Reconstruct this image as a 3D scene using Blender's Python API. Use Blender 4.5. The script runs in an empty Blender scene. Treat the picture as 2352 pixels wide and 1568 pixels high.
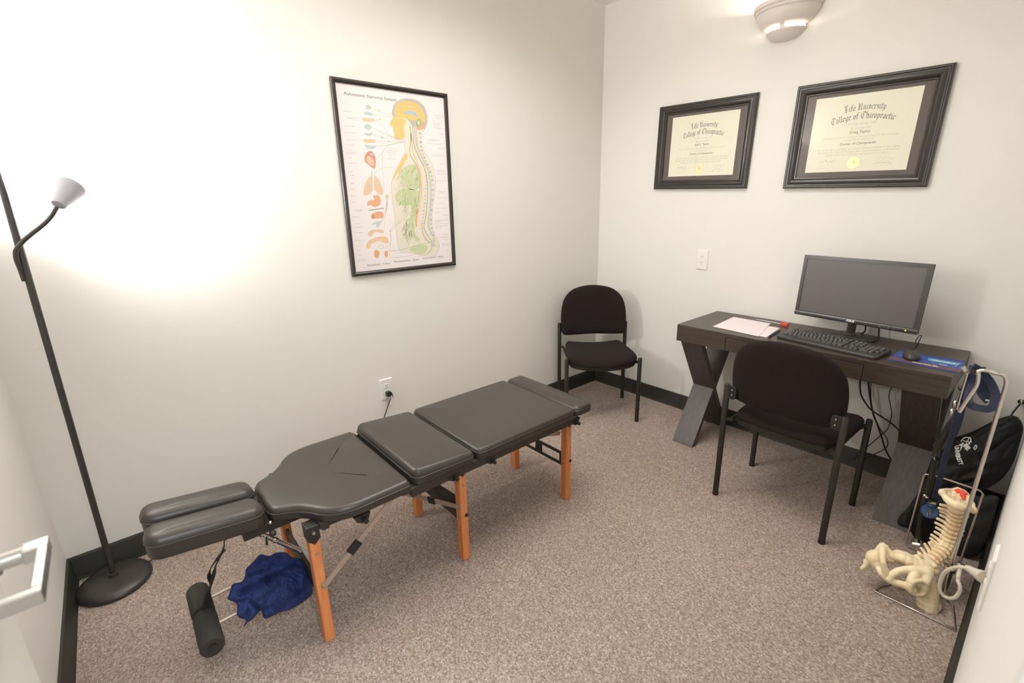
import bpy, bmesh, math, random
from mathutils import Vector, Matrix, noise
from mathutils.geometry import tessellate_polygon
random.seed(7)
PI = math.pi
S = bpy.context.scene
COL = S.collection

# ---------------------------------------------------------------- camera
CAM = Vector((-2.9561, -2.4213, 1.46664))
RR = ((0.7592735, -0.6503751, -0.0227145), (0.2014199, 0.2016690, 0.9585195), (-0.6188164, -0.7323535, 0.2841204))
FPX = 1085.18
cd = bpy.data.cameras.new('camera')
cam = bpy.data.objects.new('camera', cd)
COL.objects.link(cam)
M3 = Matrix(RR).transposed()
cam.matrix_world = Matrix.Translation(CAM) @ M3.to_4x4()
cd.sensor_width = 36.0
cd.lens = FPX / 2352 * 36
cd.clip_start = 0.01
cd.dof.use_dof = True
cd.dof.focus_distance = 2.9
cd.dof.aperture_fstop = 3.5
S.camera = cam

# ---------------------------------------------------------------- light and exposure
S.view_settings.view_transform = 'Standard'
S.view_settings.look = 'None'
S.view_settings.gamma = 1
S.view_settings.use_curve_mapping = False
S.view_settings.exposure = 0.08
W = bpy.data.worlds.new('world')
S.world = W
W.use_nodes = True
W.node_tree.nodes['Background'].inputs[0].default_value = (0.8, 0.85, 1.0, 1)
W.node_tree.nodes['Background'].inputs[1].default_value = 0.15


def light(name, kind, loc, power, color, size=0.05, rot=None, **kw):
    l = bpy.data.lights.new(name, kind)
    l.energy = power
    l.color = color
    if kind == 'AREA':
        l.shape = 'RECTANGLE'
        l.size, l.size_y = size
    else:
        l.shadow_soft_size = size
    for k, v in kw.items():
        setattr(l, k, v)
    o = bpy.data.objects.new(name, l)
    o.location = loc
    if rot:
        o.rotation_euler = rot
    COL.objects.link(o)
    return o


ROOM_W, ROOM_L, CEIL = 3.3237, 2.449, 2.74
DOOR_X = -2.62
light('ceiling_fill_light', 'AREA', (-1.55, -1.2, CEIL - 0.02), 27, (1.0, 0.97, 0.94), (1.2, 1.2), spread=math.radians(146))  # added overhead fill to lift floor and walls; no such fixture is seen
light('hall_light', 'AREA', (-2.9, -3.3, CEIL - 0.05), 90, (0.82, 0.91, 1.0), (0.9, 0.9))


# ---------------------------------------------------------------- helpers
def pix(u, v, ax, val):
    "point of the room seen at photo pixel (u, v) on the plane axis = val"
    d = M3 @ Vector(((u - 1176) / FPX, -(v - 784) / FPX, -1))
    t = (val - CAM[ax]) / d[ax]
    return CAM + d * t


def PX(u, v, x): return pix(u, v, 0, x)
def PY(u, v, y): return pix(u, v, 1, y)
def PZ(u, v, z): return pix(u, v, 2, z)


def lin(c):
    return tuple((x / 255 / 12.92) if x / 255 <= 0.04045 else ((x / 255 + 0.055) / 1.055) ** 2.4 for x in c)


def mat(name, col, rough=0.6, metal=0.0, spec=0.5, bump=None, noise_col=None, coat=0, sheen=0, emis=None, estr=0):
    m = bpy.data.materials.new(name)
    m.use_nodes = True
    nt = m.node_tree
    b = nt.nodes['Principled BSDF']
    c = lin(col)
    b.inputs['Base Color'].default_value = (*c, 1)
    b.inputs['Roughness'].default_value = rough
    b.inputs['Metallic'].default_value = metal
    b.inputs['Specular IOR Level'].default_value = spec
    b.inputs['Coat Weight'].default_value = coat
    b.inputs['Sheen Weight'].default_value = sheen
    if emis:
        b.inputs['Emission Color'].default_value = (*lin(emis), 1)
        b.inputs['Emission Strength'].default_value = estr
    tc = nt.nodes.new('ShaderNodeTexCoord')
    if noise_col:
        col2, scale, stretch = noise_col
        mp = nt.nodes.new('ShaderNodeMapping')
        mp.inputs['Scale'].default_value = stretch
        n = nt.nodes.new('ShaderNodeTexNoise')
        n.inputs['Scale'].default_value = scale
        n.inputs['Detail'].default_value = 5
        r = nt.nodes.new('ShaderNodeValToRGB')
        r.color_ramp.elements[0].position = 0.35
        r.color_ramp.elements[1].position = 0.65
        r.color_ramp.elements[0].color = (*c, 1)
        r.color_ramp.elements[1].color = (*lin(col2), 1)
        nt.links.new(tc.outputs['Object'], mp.inputs['Vector'])
        nt.links.new(mp.outputs[0], n.inputs['Vector'])
        nt.links.new(n.outputs[0], r.inputs[0])
        nt.links.new(r.outputs[0], b.inputs['Base Color'])
    if bump:
        scale, strength, dist = bump
        n = nt.nodes.new('ShaderNodeTexNoise')
        n.inputs['Scale'].default_value = scale
        n.inputs['Detail'].default_value = 3
        bp = nt.nodes.new('ShaderNodeBump')
        bp.inputs['Strength'].default_value = strength
        bp.inputs['Distance'].default_value = dist
        nt.links.new(tc.outputs['Object'], n.inputs['Vector'])
        nt.links.new(n.outputs[0], bp.inputs['Height'])
        nt.links.new(bp.outputs[0], b.inputs['Normal'])
    return m


def carpet_mat():
    m = bpy.data.materials.new('loop_carpet')
    m.use_nodes = True
    nt = m.node_tree
    b = nt.nodes['Principled BSDF']
    b.inputs['Roughness'].default_value = 0.95
    b.inputs['Specular IOR Level'].default_value = 0.1
    b.inputs['Sheen Weight'].default_value = 0.15
    tc = nt.nodes.new('ShaderNodeTexCoord')
    mp = nt.nodes.new('ShaderNodeMapping')
    mp.inputs['Rotation'].default_value = (0, 0, 0.0)
    mp.inputs['Scale'].default_value = (250, 180, 250)
    nt.links.new(tc.outputs['Object'], mp.inputs['Vector'])
    v = nt.nodes.new('ShaderNodeTexVoronoi')
    v.inputs['Scale'].default_value = 1
    nt.links.new(mp.outputs[0], v.inputs['Vector'])
    sep = nt.nodes.new('ShaderNodeSeparateColor')
    nt.links.new(v.outputs['Color'], sep.inputs[0])
    r = nt.nodes.new('ShaderNodeValToRGB')
    cr = r.color_ramp
    cr.elements[0].position = 0.0
    cr.elements[0].color = (*lin((126, 108, 97)), 1)
    cr.elements[1].position = 1.0
    cr.elements[1].color = (*lin((198, 184, 172)), 1)
    e = cr.elements.new(0.25); e.color = (*lin((149, 131, 119)), 1)
    e = cr.elements.new(0.6); e.color = (*lin((164, 147, 135)), 1)
    e = cr.elements.new(0.88); e.color = (*lin((177, 161, 149)), 1)
    nt.links.new(sep.outputs[0], r.inputs[0])
    # slow, faint wear patches
    n = nt.nodes.new('ShaderNodeTexNoise')
    n.inputs['Scale'].default_value = 2.2
    n.inputs['Detail'].default_value = 3
    nt.links.new(tc.outputs['Object'], n.inputs['Vector'])
    hs = nt.nodes.new('ShaderNodeMix')
    hs.data_type = 'RGBA'
    hs.blend_type = 'MULTIPLY'
    hs.inputs['Factor'].default_value = 1
    mr = nt.nodes.new('ShaderNodeMapRange')
    mr.inputs['To Min'].default_value = 0.86
    mr.inputs['To Max'].default_value = 1.08
    nt.links.new(n.outputs[0], mr.inputs['Value'])
    nt.links.new(r.outputs[0], hs.inputs[6])
    nt.links.new(mr.outputs[0], hs.inputs[7])
    nt.links.new(hs.outputs[2], b.inputs['Base Color'])
    bp = nt.nodes.new('ShaderNodeBump')
    bp.inputs['Strength'].default_value = 0.8
    bp.inputs['Distance'].default_value = 0.003
    bp.invert = True
    nt.links.new(v.outputs['Distance'], bp.inputs['Height'])
    nt.links.new(bp.outputs[0], b.inputs['Normal'])
    return m


def glass_mat():
    m = bpy.data.materials.new('picture_glass')
    m.use_nodes = True
    nt = m.node_tree
    nt.nodes.remove(nt.nodes['Principled BSDF'])
    out = nt.nodes['Material Output']
    t = nt.nodes.new('ShaderNodeBsdfTransparent')
    g = nt.nodes.new('ShaderNodeBsdfGlossy')
    g.inputs['Roughness'].default_value = 0.03
    f = nt.nodes.new('ShaderNodeFresnel')
    f.inputs['IOR'].default_value = 1.45
    mx = nt.nodes.new('ShaderNodeMixShader')
    ge = nt.nodes.new('ShaderNodeNewGeometry')
    inv = nt.nodes.new('ShaderNodeMath'); inv.operation = 'SUBTRACT'; inv.inputs[0].default_value = 1
    mu = nt.nodes.new('ShaderNodeMath'); mu.operation = 'MULTIPLY'
    nt.links.new(ge.outputs['Backfacing'], inv.inputs[1])
    nt.links.new(f.outputs[0], mu.inputs[0])
    nt.links.new(inv.outputs[0], mu.inputs[1])
    nt.links.new(mu.outputs[0], mx.inputs[0])
    nt.links.new(t.outputs[0], mx.inputs[1])
    nt.links.new(g.outputs[0], mx.inputs[2])
    nt.links.new(mx.outputs[0], out.inputs['Surface'])
    return m


MT = {}
MT['wall'] = mat('cream_wall_paint', (228, 225, 219), 0.75, spec=0.25, bump=(260, 0.12, 0.0006))
MT['ceil'] = mat('ceiling_paint', (238, 234, 224), 0.9, spec=0.2)
MT['carpet'] = carpet_mat()
MT['base'] = mat('rubber_baseboard', (38, 36, 30), 0.5, bump=(60, 0.05, 0.001))
MT['white'] = mat('white_paint', (226, 224, 218), 0.45)
MT['door'] = mat('door_paint', (216, 214, 206), 0.5, bump=(120, 0.05, 0.0005))
MT['vinyl'] = mat('black_vinyl', (56, 51, 46), 0.36, spec=0.5, bump=(420, 0.10, 0.0006))
MT['piping'] = mat('vinyl_piping', (52, 49, 45), 0.4)
MT['wood'] = mat('beech_wood', (206, 122, 68), 0.45, noise_col=((222, 146, 92), 6, (14, 14, 1.2)))
MT['alu'] = mat('brushed_metal', (188, 172, 158), 0.4, metal=0.6)
MT['chrome'] = mat('chrome', (215, 210, 205), 0.14, metal=1.0)
MT['satin'] = mat('satin_nickel', (200, 198, 195), 0.3, metal=1.0)
MT['blkplastic'] = mat('black_plastic', (34, 32, 30), 0.4)
MT['blkmetal'] = mat('black_enamel_metal', (36, 34, 28), 0.35)
MT['blkboard'] = mat('black_board', (52, 45, 41), 0.5)
MT['foam'] = mat('black_foam', (44, 43, 37), 0.85, bump=(700, 0.3, 0.001))
MT['web'] = mat('black_webbing', (32, 30, 27), 0.8)
MT['chairfab'] = mat('dark_brown_fabric', (42, 33, 32), 0.95, spec=0.1, bump=(900, 0.35, 0.0008), noise_col=((30, 24, 24), 500, (1, 1, 1)), sheen=0.03)
MT['desk'] = mat('espresso_laminate', (58, 48, 42), 0.36, spec=0.5, noise_col=((70, 58, 50), 8, (12, 0.8, 12)))
MT['deskleg'] = mat('espresso_leg_laminate', (58, 50, 48), 0.42, spec=0.6, noise_col=((72, 64, 62), 8, (3, 14, 3)))
MT['lamp'] = mat('black_lamp_metal', (50, 46, 44), 0.38, spec=0.6)
MT['cup'] = mat('white_lamp_cup', (160, 158, 168), 0.5)
MT['frame'] = mat('black_frame_wood', (44, 37, 34), 0.28, spec=0.6)
MT['matb'] = mat('grey_mat_board', (98, 88, 84), 0.8)
MT['cert'] = mat('parchment_paper', (230, 226, 206), 0.8)
MT['ink'] = mat('grey_ink', (138, 138, 126), 0.8)
MT['ink2'] = mat('pale_ink', (190, 188, 172), 0.8)
MT['gold'] = mat('gold_foil', (226, 214, 160), 0.35, metal=0.4)
MT['paper'] = mat('white_paper', (226, 214, 216), 0.7)
MT['poster'] = mat('poster_paper', (240, 232, 232), 0.7)
MT['glass'] = glass_mat()
MT['screen'] = mat('switched_off_screen', (88, 82, 80), 0.42, spec=0.6)
MT['bezel'] = mat('glossy_black_bezel', (60, 56, 54), 0.28, spec=0.7)
MT['key'] = mat('black_key', (56, 54, 51), 0.45)
MT['keyleg'] = mat('key_legend', (186, 184, 176), 0.6)
MT['logo'] = mat('white_lettering', (235, 233, 230), 0.5)
MT['led'] = mat('amber_led', (255, 190, 90), 0.5, emis=(255, 170, 60), estr=3)
MT['bluepad'] = mat('blue_pad_print', (52, 78, 150), 0.6)
MT['bluepad2'] = mat('dark_blue_pad_print', (44, 60, 118), 0.6)
MT['cyanpad'] = mat('light_blue_pad_print', (96, 168, 204), 0.6)
MT['plumpad'] = mat('plum_pad_print', (104, 72, 78), 0.6)
MT['navy'] = mat('navy_fabric', (30, 46, 98), 0.85, bump=(500, 0.2, 0.0006))
MT['navystrap'] = mat('navy_webbing', (34, 42, 66), 0.75, bump=(800, 0.2, 0.0004))
MT['blueplastic'] = mat('blue_plastic', (34, 62, 104), 0.3)
MT['bag'] = mat('black_nylon', (19, 18, 16), 0.65, spec=0.35, bump=(18, 0.5, 0.01))
MT['bone'] = mat('bone_plastic', (238, 224, 192), 0.5, noise_col=((230, 206, 166), 16, (1, 1, 1)), bump=(60, 0.35, 0.002))
MT['disc'] = mat('tan_disc', (205, 165, 118), 0.55)
MT['red'] = mat('red_marking', (222, 72, 48), 0.5)
MT['redrub'] = mat('red_rubber', (216, 70, 56), 0.45)
MT['cable'] = mat('beige_cable', (196, 188, 172), 0.5)
MT['blkcable'] = mat('black_cable', (34, 28, 26), 0.5)
MT['outlet'] = mat('white_outlet_plastic', (232, 228, 224), 0.35)
MT['slot'] = mat('dark_slot', (120, 112, 104), 0.7)
MT['sconce'] = mat('sconce_ceramic', (226, 216, 208), 0.6)
MT['bulb'] = mat('lit_bulb', (255, 250, 235), 0.5, emis=(255, 244, 222), estr=22)
MT['penblue'] = mat('navy_pen', (40, 40, 80), 0.35)
MT['whitepl'] = mat('white_plastic', (222, 224, 226), 0.35)
MT['greypl'] = mat('grey_plastic', (168, 170, 164), 0.5)
MT['screw'] = mat('steel_screw', (180, 172, 160), 0.3, metal=0.9)
# poster inks
for n_, c_ in dict(p_yel=(233, 200, 128), p_or=(228, 172, 134), p_red=(218, 146, 120), p_org=(232, 198, 164), p_teal=(190, 210, 205), p_grn=(206, 212, 170), p_grn2=(164, 192, 138),
                   p_leaf=(178, 198, 112), p_gry=(188, 188, 184), p_blu=(176, 200, 214), p_skin=(232, 224, 208), p_txt=(142, 134, 132), p_txt2=(196, 188, 188), p_line=(212, 204, 168),
                   p_dg=(150, 158, 140), p_sp=(204, 206, 198)).items():
    MT[n_] = mat('poster_ink_' + n_[2:], c_, 0.7)


def crom(pts, n=8, closed=False):
    P = [Vector(p) for p in pts]
    out = []
    N = len(P)
    rng = N if closed else N - 1
    for i in range(rng):
        if closed:
            a, b, c, d = P[(i - 1) % N], P[i], P[(i + 1) % N], P[(i + 2) % N]
        else:
            b, c = P[i], P[i + 1]
            a = P[i - 1] if i > 0 else b * 2 - c
            d = P[i + 2] if i + 2 < N else c * 2 - b
        for k in range(n):
            t = k / n
            out.append(0.5 * ((2 * b) + (c - a) * t + (2 * a - 5 * b + 4 * c - d) * t * t + (3 * b - a - 3 * c + d) * t ** 3))
    if not closed:
        out.append(P[-1])
    return out


class MB:
    def __init__(s):
        s.v, s.f, s.m = [], [], []
        s.mi = 0

    def addv(s, pts):
        i = len(s.v)
        s.v += [Vector(p) for p in pts]
        return i

    def face(s, idx):
        s.f.append(tuple(idx)); s.m.append(s.mi)

    def box(s, c, size, rot=None):
        c = Vector(c)
        hx, hy, hz = size[0] / 2, size[1] / 2, size[2] / 2
        R = rot if rot is not None else Matrix.Identity(3)
        i = s.addv([c + R @ Vector((x * hx, y * hy, z * hz)) for x in (-1, 1) for y in (-1, 1) for z in (-1, 1)])
        for q in ((0, 1, 3, 2), (4, 6, 7, 5), (0, 4, 5, 1), (2, 3, 7, 6), (0, 2, 6, 4), (1, 5, 7, 3)):
            s.face([i + k for k in q])
        return s

    def span(s, a, b):
        a, b = Vector(a), Vector(b)
        return s.box((a + b) / 2, tuple(abs(x) for x in (b - a)))

    def beam(s, a, b, w, t, up=(0, 0, 1)):
        a, b = Vector(a), Vector(b)
        z = (b - a); L = z.length; z.normalize()
        x = Vector(up).cross(z)
        if x.length < 1e-4: x = Vector((1, 0, 0)).cross(z)
        x.normalize(); y = z.cross(x)
        R = Matrix((x, y, z)).transposed()
        return s.box((a + b) / 2, (w, t, L), R)

    def tube(s, pts, r, n=10, closed=False, cap=True, sx=1.0):
        P = [Vector(p) for p in pts]
        N = len(P)
        rr = r if isinstance(r, (list, tuple)) else [r] * N
        T = []
        for i in range(N):
            if closed: t = P[(i + 1) % N] - P[(i - 1) % N]
            else: t = P[min(i + 1, N - 1)] - P[max(i - 1, 0)]
            if t.length < 1e-9: t = Vector((0, 0, 1))
            T.append(t.normalized())
        up = Vector((0, 0, 1)) if abs(T[0].z) < 0.9 else Vector((1, 0, 0))
        nx = (up - T[0] * up.dot(T[0])).normalized()
        base = len(s.v)
        for i in range(N):
            nx = (nx - T[i] * nx.dot(T[i]))
            nx.normalize()
            ny = T[i].cross(nx)
            for k in range(n):
                a = 2 * PI * k / n
                s.v.append(P[i] + (nx * math.cos(a) * sx + ny * math.sin(a)) * rr[i])
        for i in range(N if closed else N - 1):
            j = (i + 1) % N
            for k in range(n):
                l = (k + 1) % n
                s.face((base + i * n + k, base + i * n + l, base + j * n + l, base + j * n + k))
        if cap and not closed:
            s.face([base + k for k in range(n)][::-1])
            s.face([base + (N - 1) * n + k for k in range(n)])
        return s

    def cyl(s, a, b, r, n=16, r2=None):
        return s.tube([a, b], [r, r if r2 is None else r2], n)

    def lathe(s, prof, c=(0, 0, 0), n=32, a0=0, a1=2 * PI, sx=1, sy=1, R=None):
        c = Vector(c)
        full = abs(a1 - a0 - 2 * PI) < 1e-6
        k_ = n if full else n + 1
        base = len(s.v)
        for r, z in prof:
            for k in range(k_):
                a = a0 + (a1 - a0) * k / n
                p = Vector((r * math.cos(a) * sx, r * math.sin(a) * sy, z))
                s.v.append(c + (R @ p if R is not None else p))
        for i in range(len(prof) - 1):
            for k in range(n):
                l = (k + 1) % k_
                s.face((base + i * k_ + k, base + i * k_ + l, base + (i + 1) * k_ + l, base + (i + 1) * k_ + k))
        return s

    def ball(s, c, r, n=12, sc=(1, 1, 1)):
        prof = [(max(1e-5, r * math.sin(PI * i / n)), -r * math.cos(PI * i / n)) for i in range(n + 1)]
        c = Vector(c)
        base = len(s.v)
        s.lathe(prof, (0, 0, 0), n + 4)
        for i in range(base, len(s.v)):
            v = s.v[i]
            s.v[i] = c + Vector((v.x * sc[0], v.y * sc[1], v.z * sc[2]))
        return s

    def prism(s, poly, z0, z1, fn=None):
        n = len(poly)
        fn = fn or (lambda a, b, h: (a, b, h))
        i = s.addv([fn(a, b, z0) for a, b in poly] + [fn(a, b, z1) for a, b in poly])
        tri = tessellate_polygon([[Vector((a, b, 0)) for a, b in poly]])
        for t in tri:
            s.face([i + k for k in t][::-1]); s.face([i + n + k for k in t])
        for k in range(n):
            l = (k + 1) % n
            s.face((i + k, i + l, i + n + l, i + n + k))
        return s

    def rings(s, rings, cap0=True, cap1=True):
        n = len(rings[0]); base = len(s.v)
        for r in rings: s.addv(r)
        for i in range(len(rings) - 1):
            for k in range(n):
                l = (k + 1) % n
                s.face((base + i * n + k, base + i * n + l, base + (i + 1) * n + l, base + (i + 1) * n + k))
        if cap0: s.face([base + k for k in range(n)][::-1])
        if cap1: s.face([base + (len(rings) - 1) * n + k for k in range(n)])
        return s

    def build(s, name, mats, parent=None, smooth=True, bevel=0, world=False, kind=None, label=None, fixn=True, auto=50):
        me = bpy.data.meshes.new(name)
        V = s.v
        if world and parent is not None:
            inv = wmat(parent).inverted()
            V = [inv @ v for v in V]
        me.from_pydata([tuple(v) for v in V], [], s.f)
        if not isinstance(mats, (list, tuple)): mats = [mats]
        for m in mats: me.materials.append(MT[m] if isinstance(m, str) else m)
        me.polygons.foreach_set('material_index', s.m)
        if fixn:
            bm = bmesh.new(); bm.from_mesh(me)
            bmesh.ops.recalc_face_normals(bm, faces=bm.faces)
            bm.to_mesh(me); bm.free()
        if smooth:
            me.polygons.foreach_set('use_smooth', [True] * len(me.polygons))
            try: me.set_sharp_from_angle(angle=math.radians(auto))
            except Exception: pass
        me.update()
        o = bpy.data.objects.new(name, me)
        COL.objects.link(o)
        if parent is not None: o.parent = parent
        if bevel:
            b = o.modifiers.new('bevel', 'BEVEL')
            b.width = bevel; b.segments = 2; b.limit_method = 'ANGLE'; b.angle_limit = math.radians(50)
            b.harden_normals = False
        if kind: o['kind'] = kind
        if label: o['label'] = label
        return o


def wmat(o):
    m = Matrix.Translation(o.location) @ o.rotation_euler.to_matrix().to_4x4()
    if o.parent: m = wmat(o.parent) @ m
    return m


def thing(name, label, cat, loc=(0, 0, 0), rz=0, group=None):
    o = bpy.data.objects.new(name, None)
    o.empty_display_size = 0.05
    COL.objects.link(o)
    o.location = loc
    o.rotation_euler = (0, 0, rz)
    tag(o, label, cat, group)
    return o


def tag(o, label, cat, group=None):
    o['label'] = label
    o['category'] = cat
    if group: o['group'] = group
    return o


def struct(o):
    o['kind'] = 'structure'
    return o


def blob(spheres, voxel=0.003, smooth=4, name='blob', grow=1.0):
    "spheres: list of (centre, radius[, scale]) -> smoothed union mesh (verts, faces)"
    mb = MB()
    for s_ in spheres:
        c, r = s_[0], s_[1] * grow
        sc = s_[2] if len(s_) > 2 else (1, 1, 1)
        mb.ball(c, r, 8, sc)
    o = mb.build('tmp_' + name, 'white')
    md = o.modifiers.new('r', 'REMESH'); md.mode = 'VOXEL'; md.voxel_size = voxel; md.use_smooth_shade = True
    if smooth:
        sm = o.modifiers.new('s', 'SMOOTH'); sm.factor = 0.6; sm.iterations = smooth
    dg = bpy.context.evaluated_depsgraph_get()
    me = bpy.data.meshes.new_from_object(o.evaluated_get(dg))
    bpy.data.objects.remove(o)
    out = MB()
    out.v = [v.co.copy() for v in me.vertices]
    out.f = [tuple(p.vertices) for p in me.polygons]
    out.m = [0] * len(out.f)
    bpy.data.meshes.remove(me)
    return out


def chain(pts, radii, step=0.5, sc=None):
    out = []
    P = [Vector(p) for p in pts]
    if not isinstance(radii, (list, tuple)): radii = [radii] * len(P)
    for i in range(len(P) - 1):
        L = (P[i + 1] - P[i]).length
        n = max(1, int(L / (max(1e-4, min(radii[i], radii[i + 1])) * step)))
        for k in range(n + 1):
            t = k / n
            s_ = (P[i].lerp(P[i + 1], t), radii[i] * (1 - t) + radii[i + 1] * t)
            out.append(s_ + ((sc,) if sc else ()))
    return out


def offset_loop(poly, d):
    n = len(poly); out = []
    for i in range(n):
        a, b, c = Vector(poly[i - 1]), Vector(poly[i]), Vector(poly[(i + 1) % n])
        e1, e2 = (b - a), (c - b)
        if e1.length < 1e-9: e1 = e2
        if e2.length < 1e-9: e2 = e1
        n1 = Vector((-e1.y, e1.x)).normalized(); n2 = Vector((-e2.y, e2.x)).normalized()
        nn = (n1 + n2)
        if nn.length < 1e-6: nn = n1
        nn.normalize()
        out.append(b + nn * d)
    return out


def round_rect(x0, x1, y0, y1, r, n=6):
    pts = []
    for cx, cy, a in ((x1 - r, y1 - r, 0), (x0 + r, y1 - r, 90), (x0 + r, y0 + r, 180), (x1 - r, y0 + r, 270)):
        for k in range(n + 1):
            t = math.radians(a + 90 * k / n)
            pts.append((cx + r * math.cos(t), cy + r * math.sin(t)))
    return pts      # counter-clockwise


def close_in(rings, loop, steps, fn):
    "further rings that shrink a loop towards its middle"
    cx = sum(p[0] for p in loop) / len(loop); cy = sum(p[1] for p in loop) / len(loop)
    xs = [p[0] for p in loop]; ys = [p[1] for p in loop]
    cx = (min(xs) + max(xs)) / 2; cy = (min(ys) + max(ys)) / 2
    for k, z in steps:
        rings.append([fn(cx + (p[0] - cx) * k, cy + (p[1] - cy) * k, z) for p in loop])


def pad(mb, outline, z0, z1, r=0.016, rb=0.006, puff=0.004, fn=None):
    "upholstered slab over a counter-clockwise outline"
    fn = fn or (lambda a, b, h: (a, b, h))
    prof = [(rb, z0), (rb * 0.3, z0 + rb * 0.3), (0, z0 + rb)]
    for k in range(0, 7):
        a = PI / 2 * k / 6
        prof.append((r * (1 - math.cos(a)), z1 - puff - r + r * math.sin(a)))
    rings = []
    for d, z in prof:
        rings.append([fn(p[0], p[1], z) for p in offset_loop(outline, d)])
    close_in(rings, offset_loop(outline, r), [(0.9, z1 - puff * 0.6), (0.78, z1 - puff * 0.25), (0.55, z1), (0.25, z1), (0.02, z1)], fn)
    mb.rings(rings)
    return mb


def resample(pts, n):
    P = crom([(a, b, 0) for a, b in pts], 6, True)
    P.append(P[0]); L = [0]
    for i in range(1, len(P)): L.append(L[-1] + (P[i] - P[i - 1]).length)
    out = []; j = 1
    for k in range(n):
        t = L[-1] * k / n
        while L[j] < t: j += 1
        u = (t - L[j - 1]) / max(1e-9, L[j] - L[j - 1])
        out.append(P[j - 1].lerp(P[j], u))
    return out


def puff(outline, centre, tf, tb, place, relief=None, n=160, m=26):
    "stuffed body: outline in photo pixels, place(u, v, h) gives the room point, h = thickness towards / away from the room"
    O = resample(outline, n); c = Vector((centre[0], centre[1], 0))
    mb = MB(); rings = []
    for side in (1, -1):
        rg = []
        for k in range(m + 1):
            t = (1 - k / m)
            q = 1 - t ** 2.6
            r = []
            for p in O:
                s_ = c + (p - c) * (0.015 + 0.985 * t)
                h = (tf if side > 0 else tb) * math.sqrt(max(0, q))
                if relief: h += relief(s_.x, s_.y) * min(1, q * 4)
                r.append(place(s_.x, s_.y, h * side))
            rg.append(r)
        rings.append(rg)
    allr = list(reversed(rings[1]))[:-1] + rings[0]
    mb.rings(allr)
    return mb


def seg_dist(px, py, a, b):
    ax_, ay_, bx_, by_ = a[0], a[1], b[0], b[1]
    dx, dy = bx_ - ax_, by_ - ay_
    t = max(0, min(1, ((px - ax_) * dx + (py - ay_) * dy) / (dx * dx + dy * dy)))
    return math.hypot(px - ax_ - t * dx, py - ay_ - t * dy)


def text2d(s, size=1.0, align='CENTER', bold=0.0, shear=0.0, space=1.0):
    cu = bpy.data.curves.new('t', 'FONT')
    cu.body = s; cu.size = size; cu.align_x = align; cu.offset = bold; cu.shear = shear; cu.space_character = space
    cu.resolution_u = 2
    o = bpy.data.objects.new('t', cu)
    COL.objects.link(o)
    dg = bpy.context.evaluated_depsgraph_get()
    me = bpy.data.meshes.new_from_object(o.evaluated_get(dg))
    V = [(v.co.x, v.co.y) for v in me.vertices]
    F = [tuple(p.vertices) for p in me.polygons]
    bpy.data.objects.remove(o); bpy.data.curves.remove(cu); bpy.data.meshes.remove(me)
    return V, F


class Flat(MB):
    "flat print: 2D shapes with their own layer of ink"
    def __init__(s, fn):
        super().__init__()
        s.fn = fn; s.mats = []

    def use(s, m):
        if m not in s.mats: s.mats.append(m)
        s.mi = s.mats.index(m)

    def poly(s, pts, m, layer=1):
        s.use(m)
        pts = [(p[0], p[1]) for p in pts]
        i = s.addv([s.fn(a, b, layer) for a, b in pts])
        for t in tessellate_polygon([[Vector((a, b, 0)) for a, b in pts]]):
            s.face([i + k for k in t])

    def smooth(s, pts, m, layer=1, n=5):
        s.poly([(p.x, p.y) for p in crom([(a, b, 0) for a, b in pts], n, True)], m, layer)

    def disc(s, c, rx, ry, m, layer=1, n=20, wob=0):
        s.poly([(c[0] + rx * (1 + wob * (k % 2)) * math.cos(2 * PI * k / n), c[1] + ry * (1 + wob * (k % 2)) * math.sin(2 * PI * k / n)) for k in range(n)], m, layer)

    def line(s, pts, w, m, layer=1, sm=5):
        s.use(m)
        P = crom([(a, b, 0) for a, b in pts], sm) if sm and len(pts) > 2 else [Vector((a, b, 0)) for a, b in pts]
        L, R_ = [], []
        for i in range(len(P)):
            t = P[min(i + 1, len(P) - 1)] - P[max(i - 1, 0)]
            nn = Vector((-t.y, t.x, 0))
            if nn.length < 1e-9: nn = Vector((0, 1, 0))
            nn.normalize()
            L.append(s.fn(*(P[i] + nn * w / 2).xy, layer)); R_.append(s.fn(*(P[i] - nn * w / 2).xy, layer))
        i = s.addv(L + R_); n = len(P)
        for k in range(n - 1): s.face((i + k, i + k + 1, i + n + k + 1, i + n + k))

    def text(s, txt, x, y, size, m, layer=1, arch=None, **kw):
        s.use(m)
        V, F = text2d(txt, size, **kw)
        if arch:
            r = arch
            V = [((r + b) * math.sin(a / r), (r + b) * math.cos(a / r) - r) for a, b in V]
        i = s.addv([s.fn(x + a, y + b, layer) for a, b in V])
        for f in F: s.face([i + k for k in f])

    def done(s, name, parent, **kw):
        return s.build(name, s.mats, parent, smooth=False, fixn=False, **kw)


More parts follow.
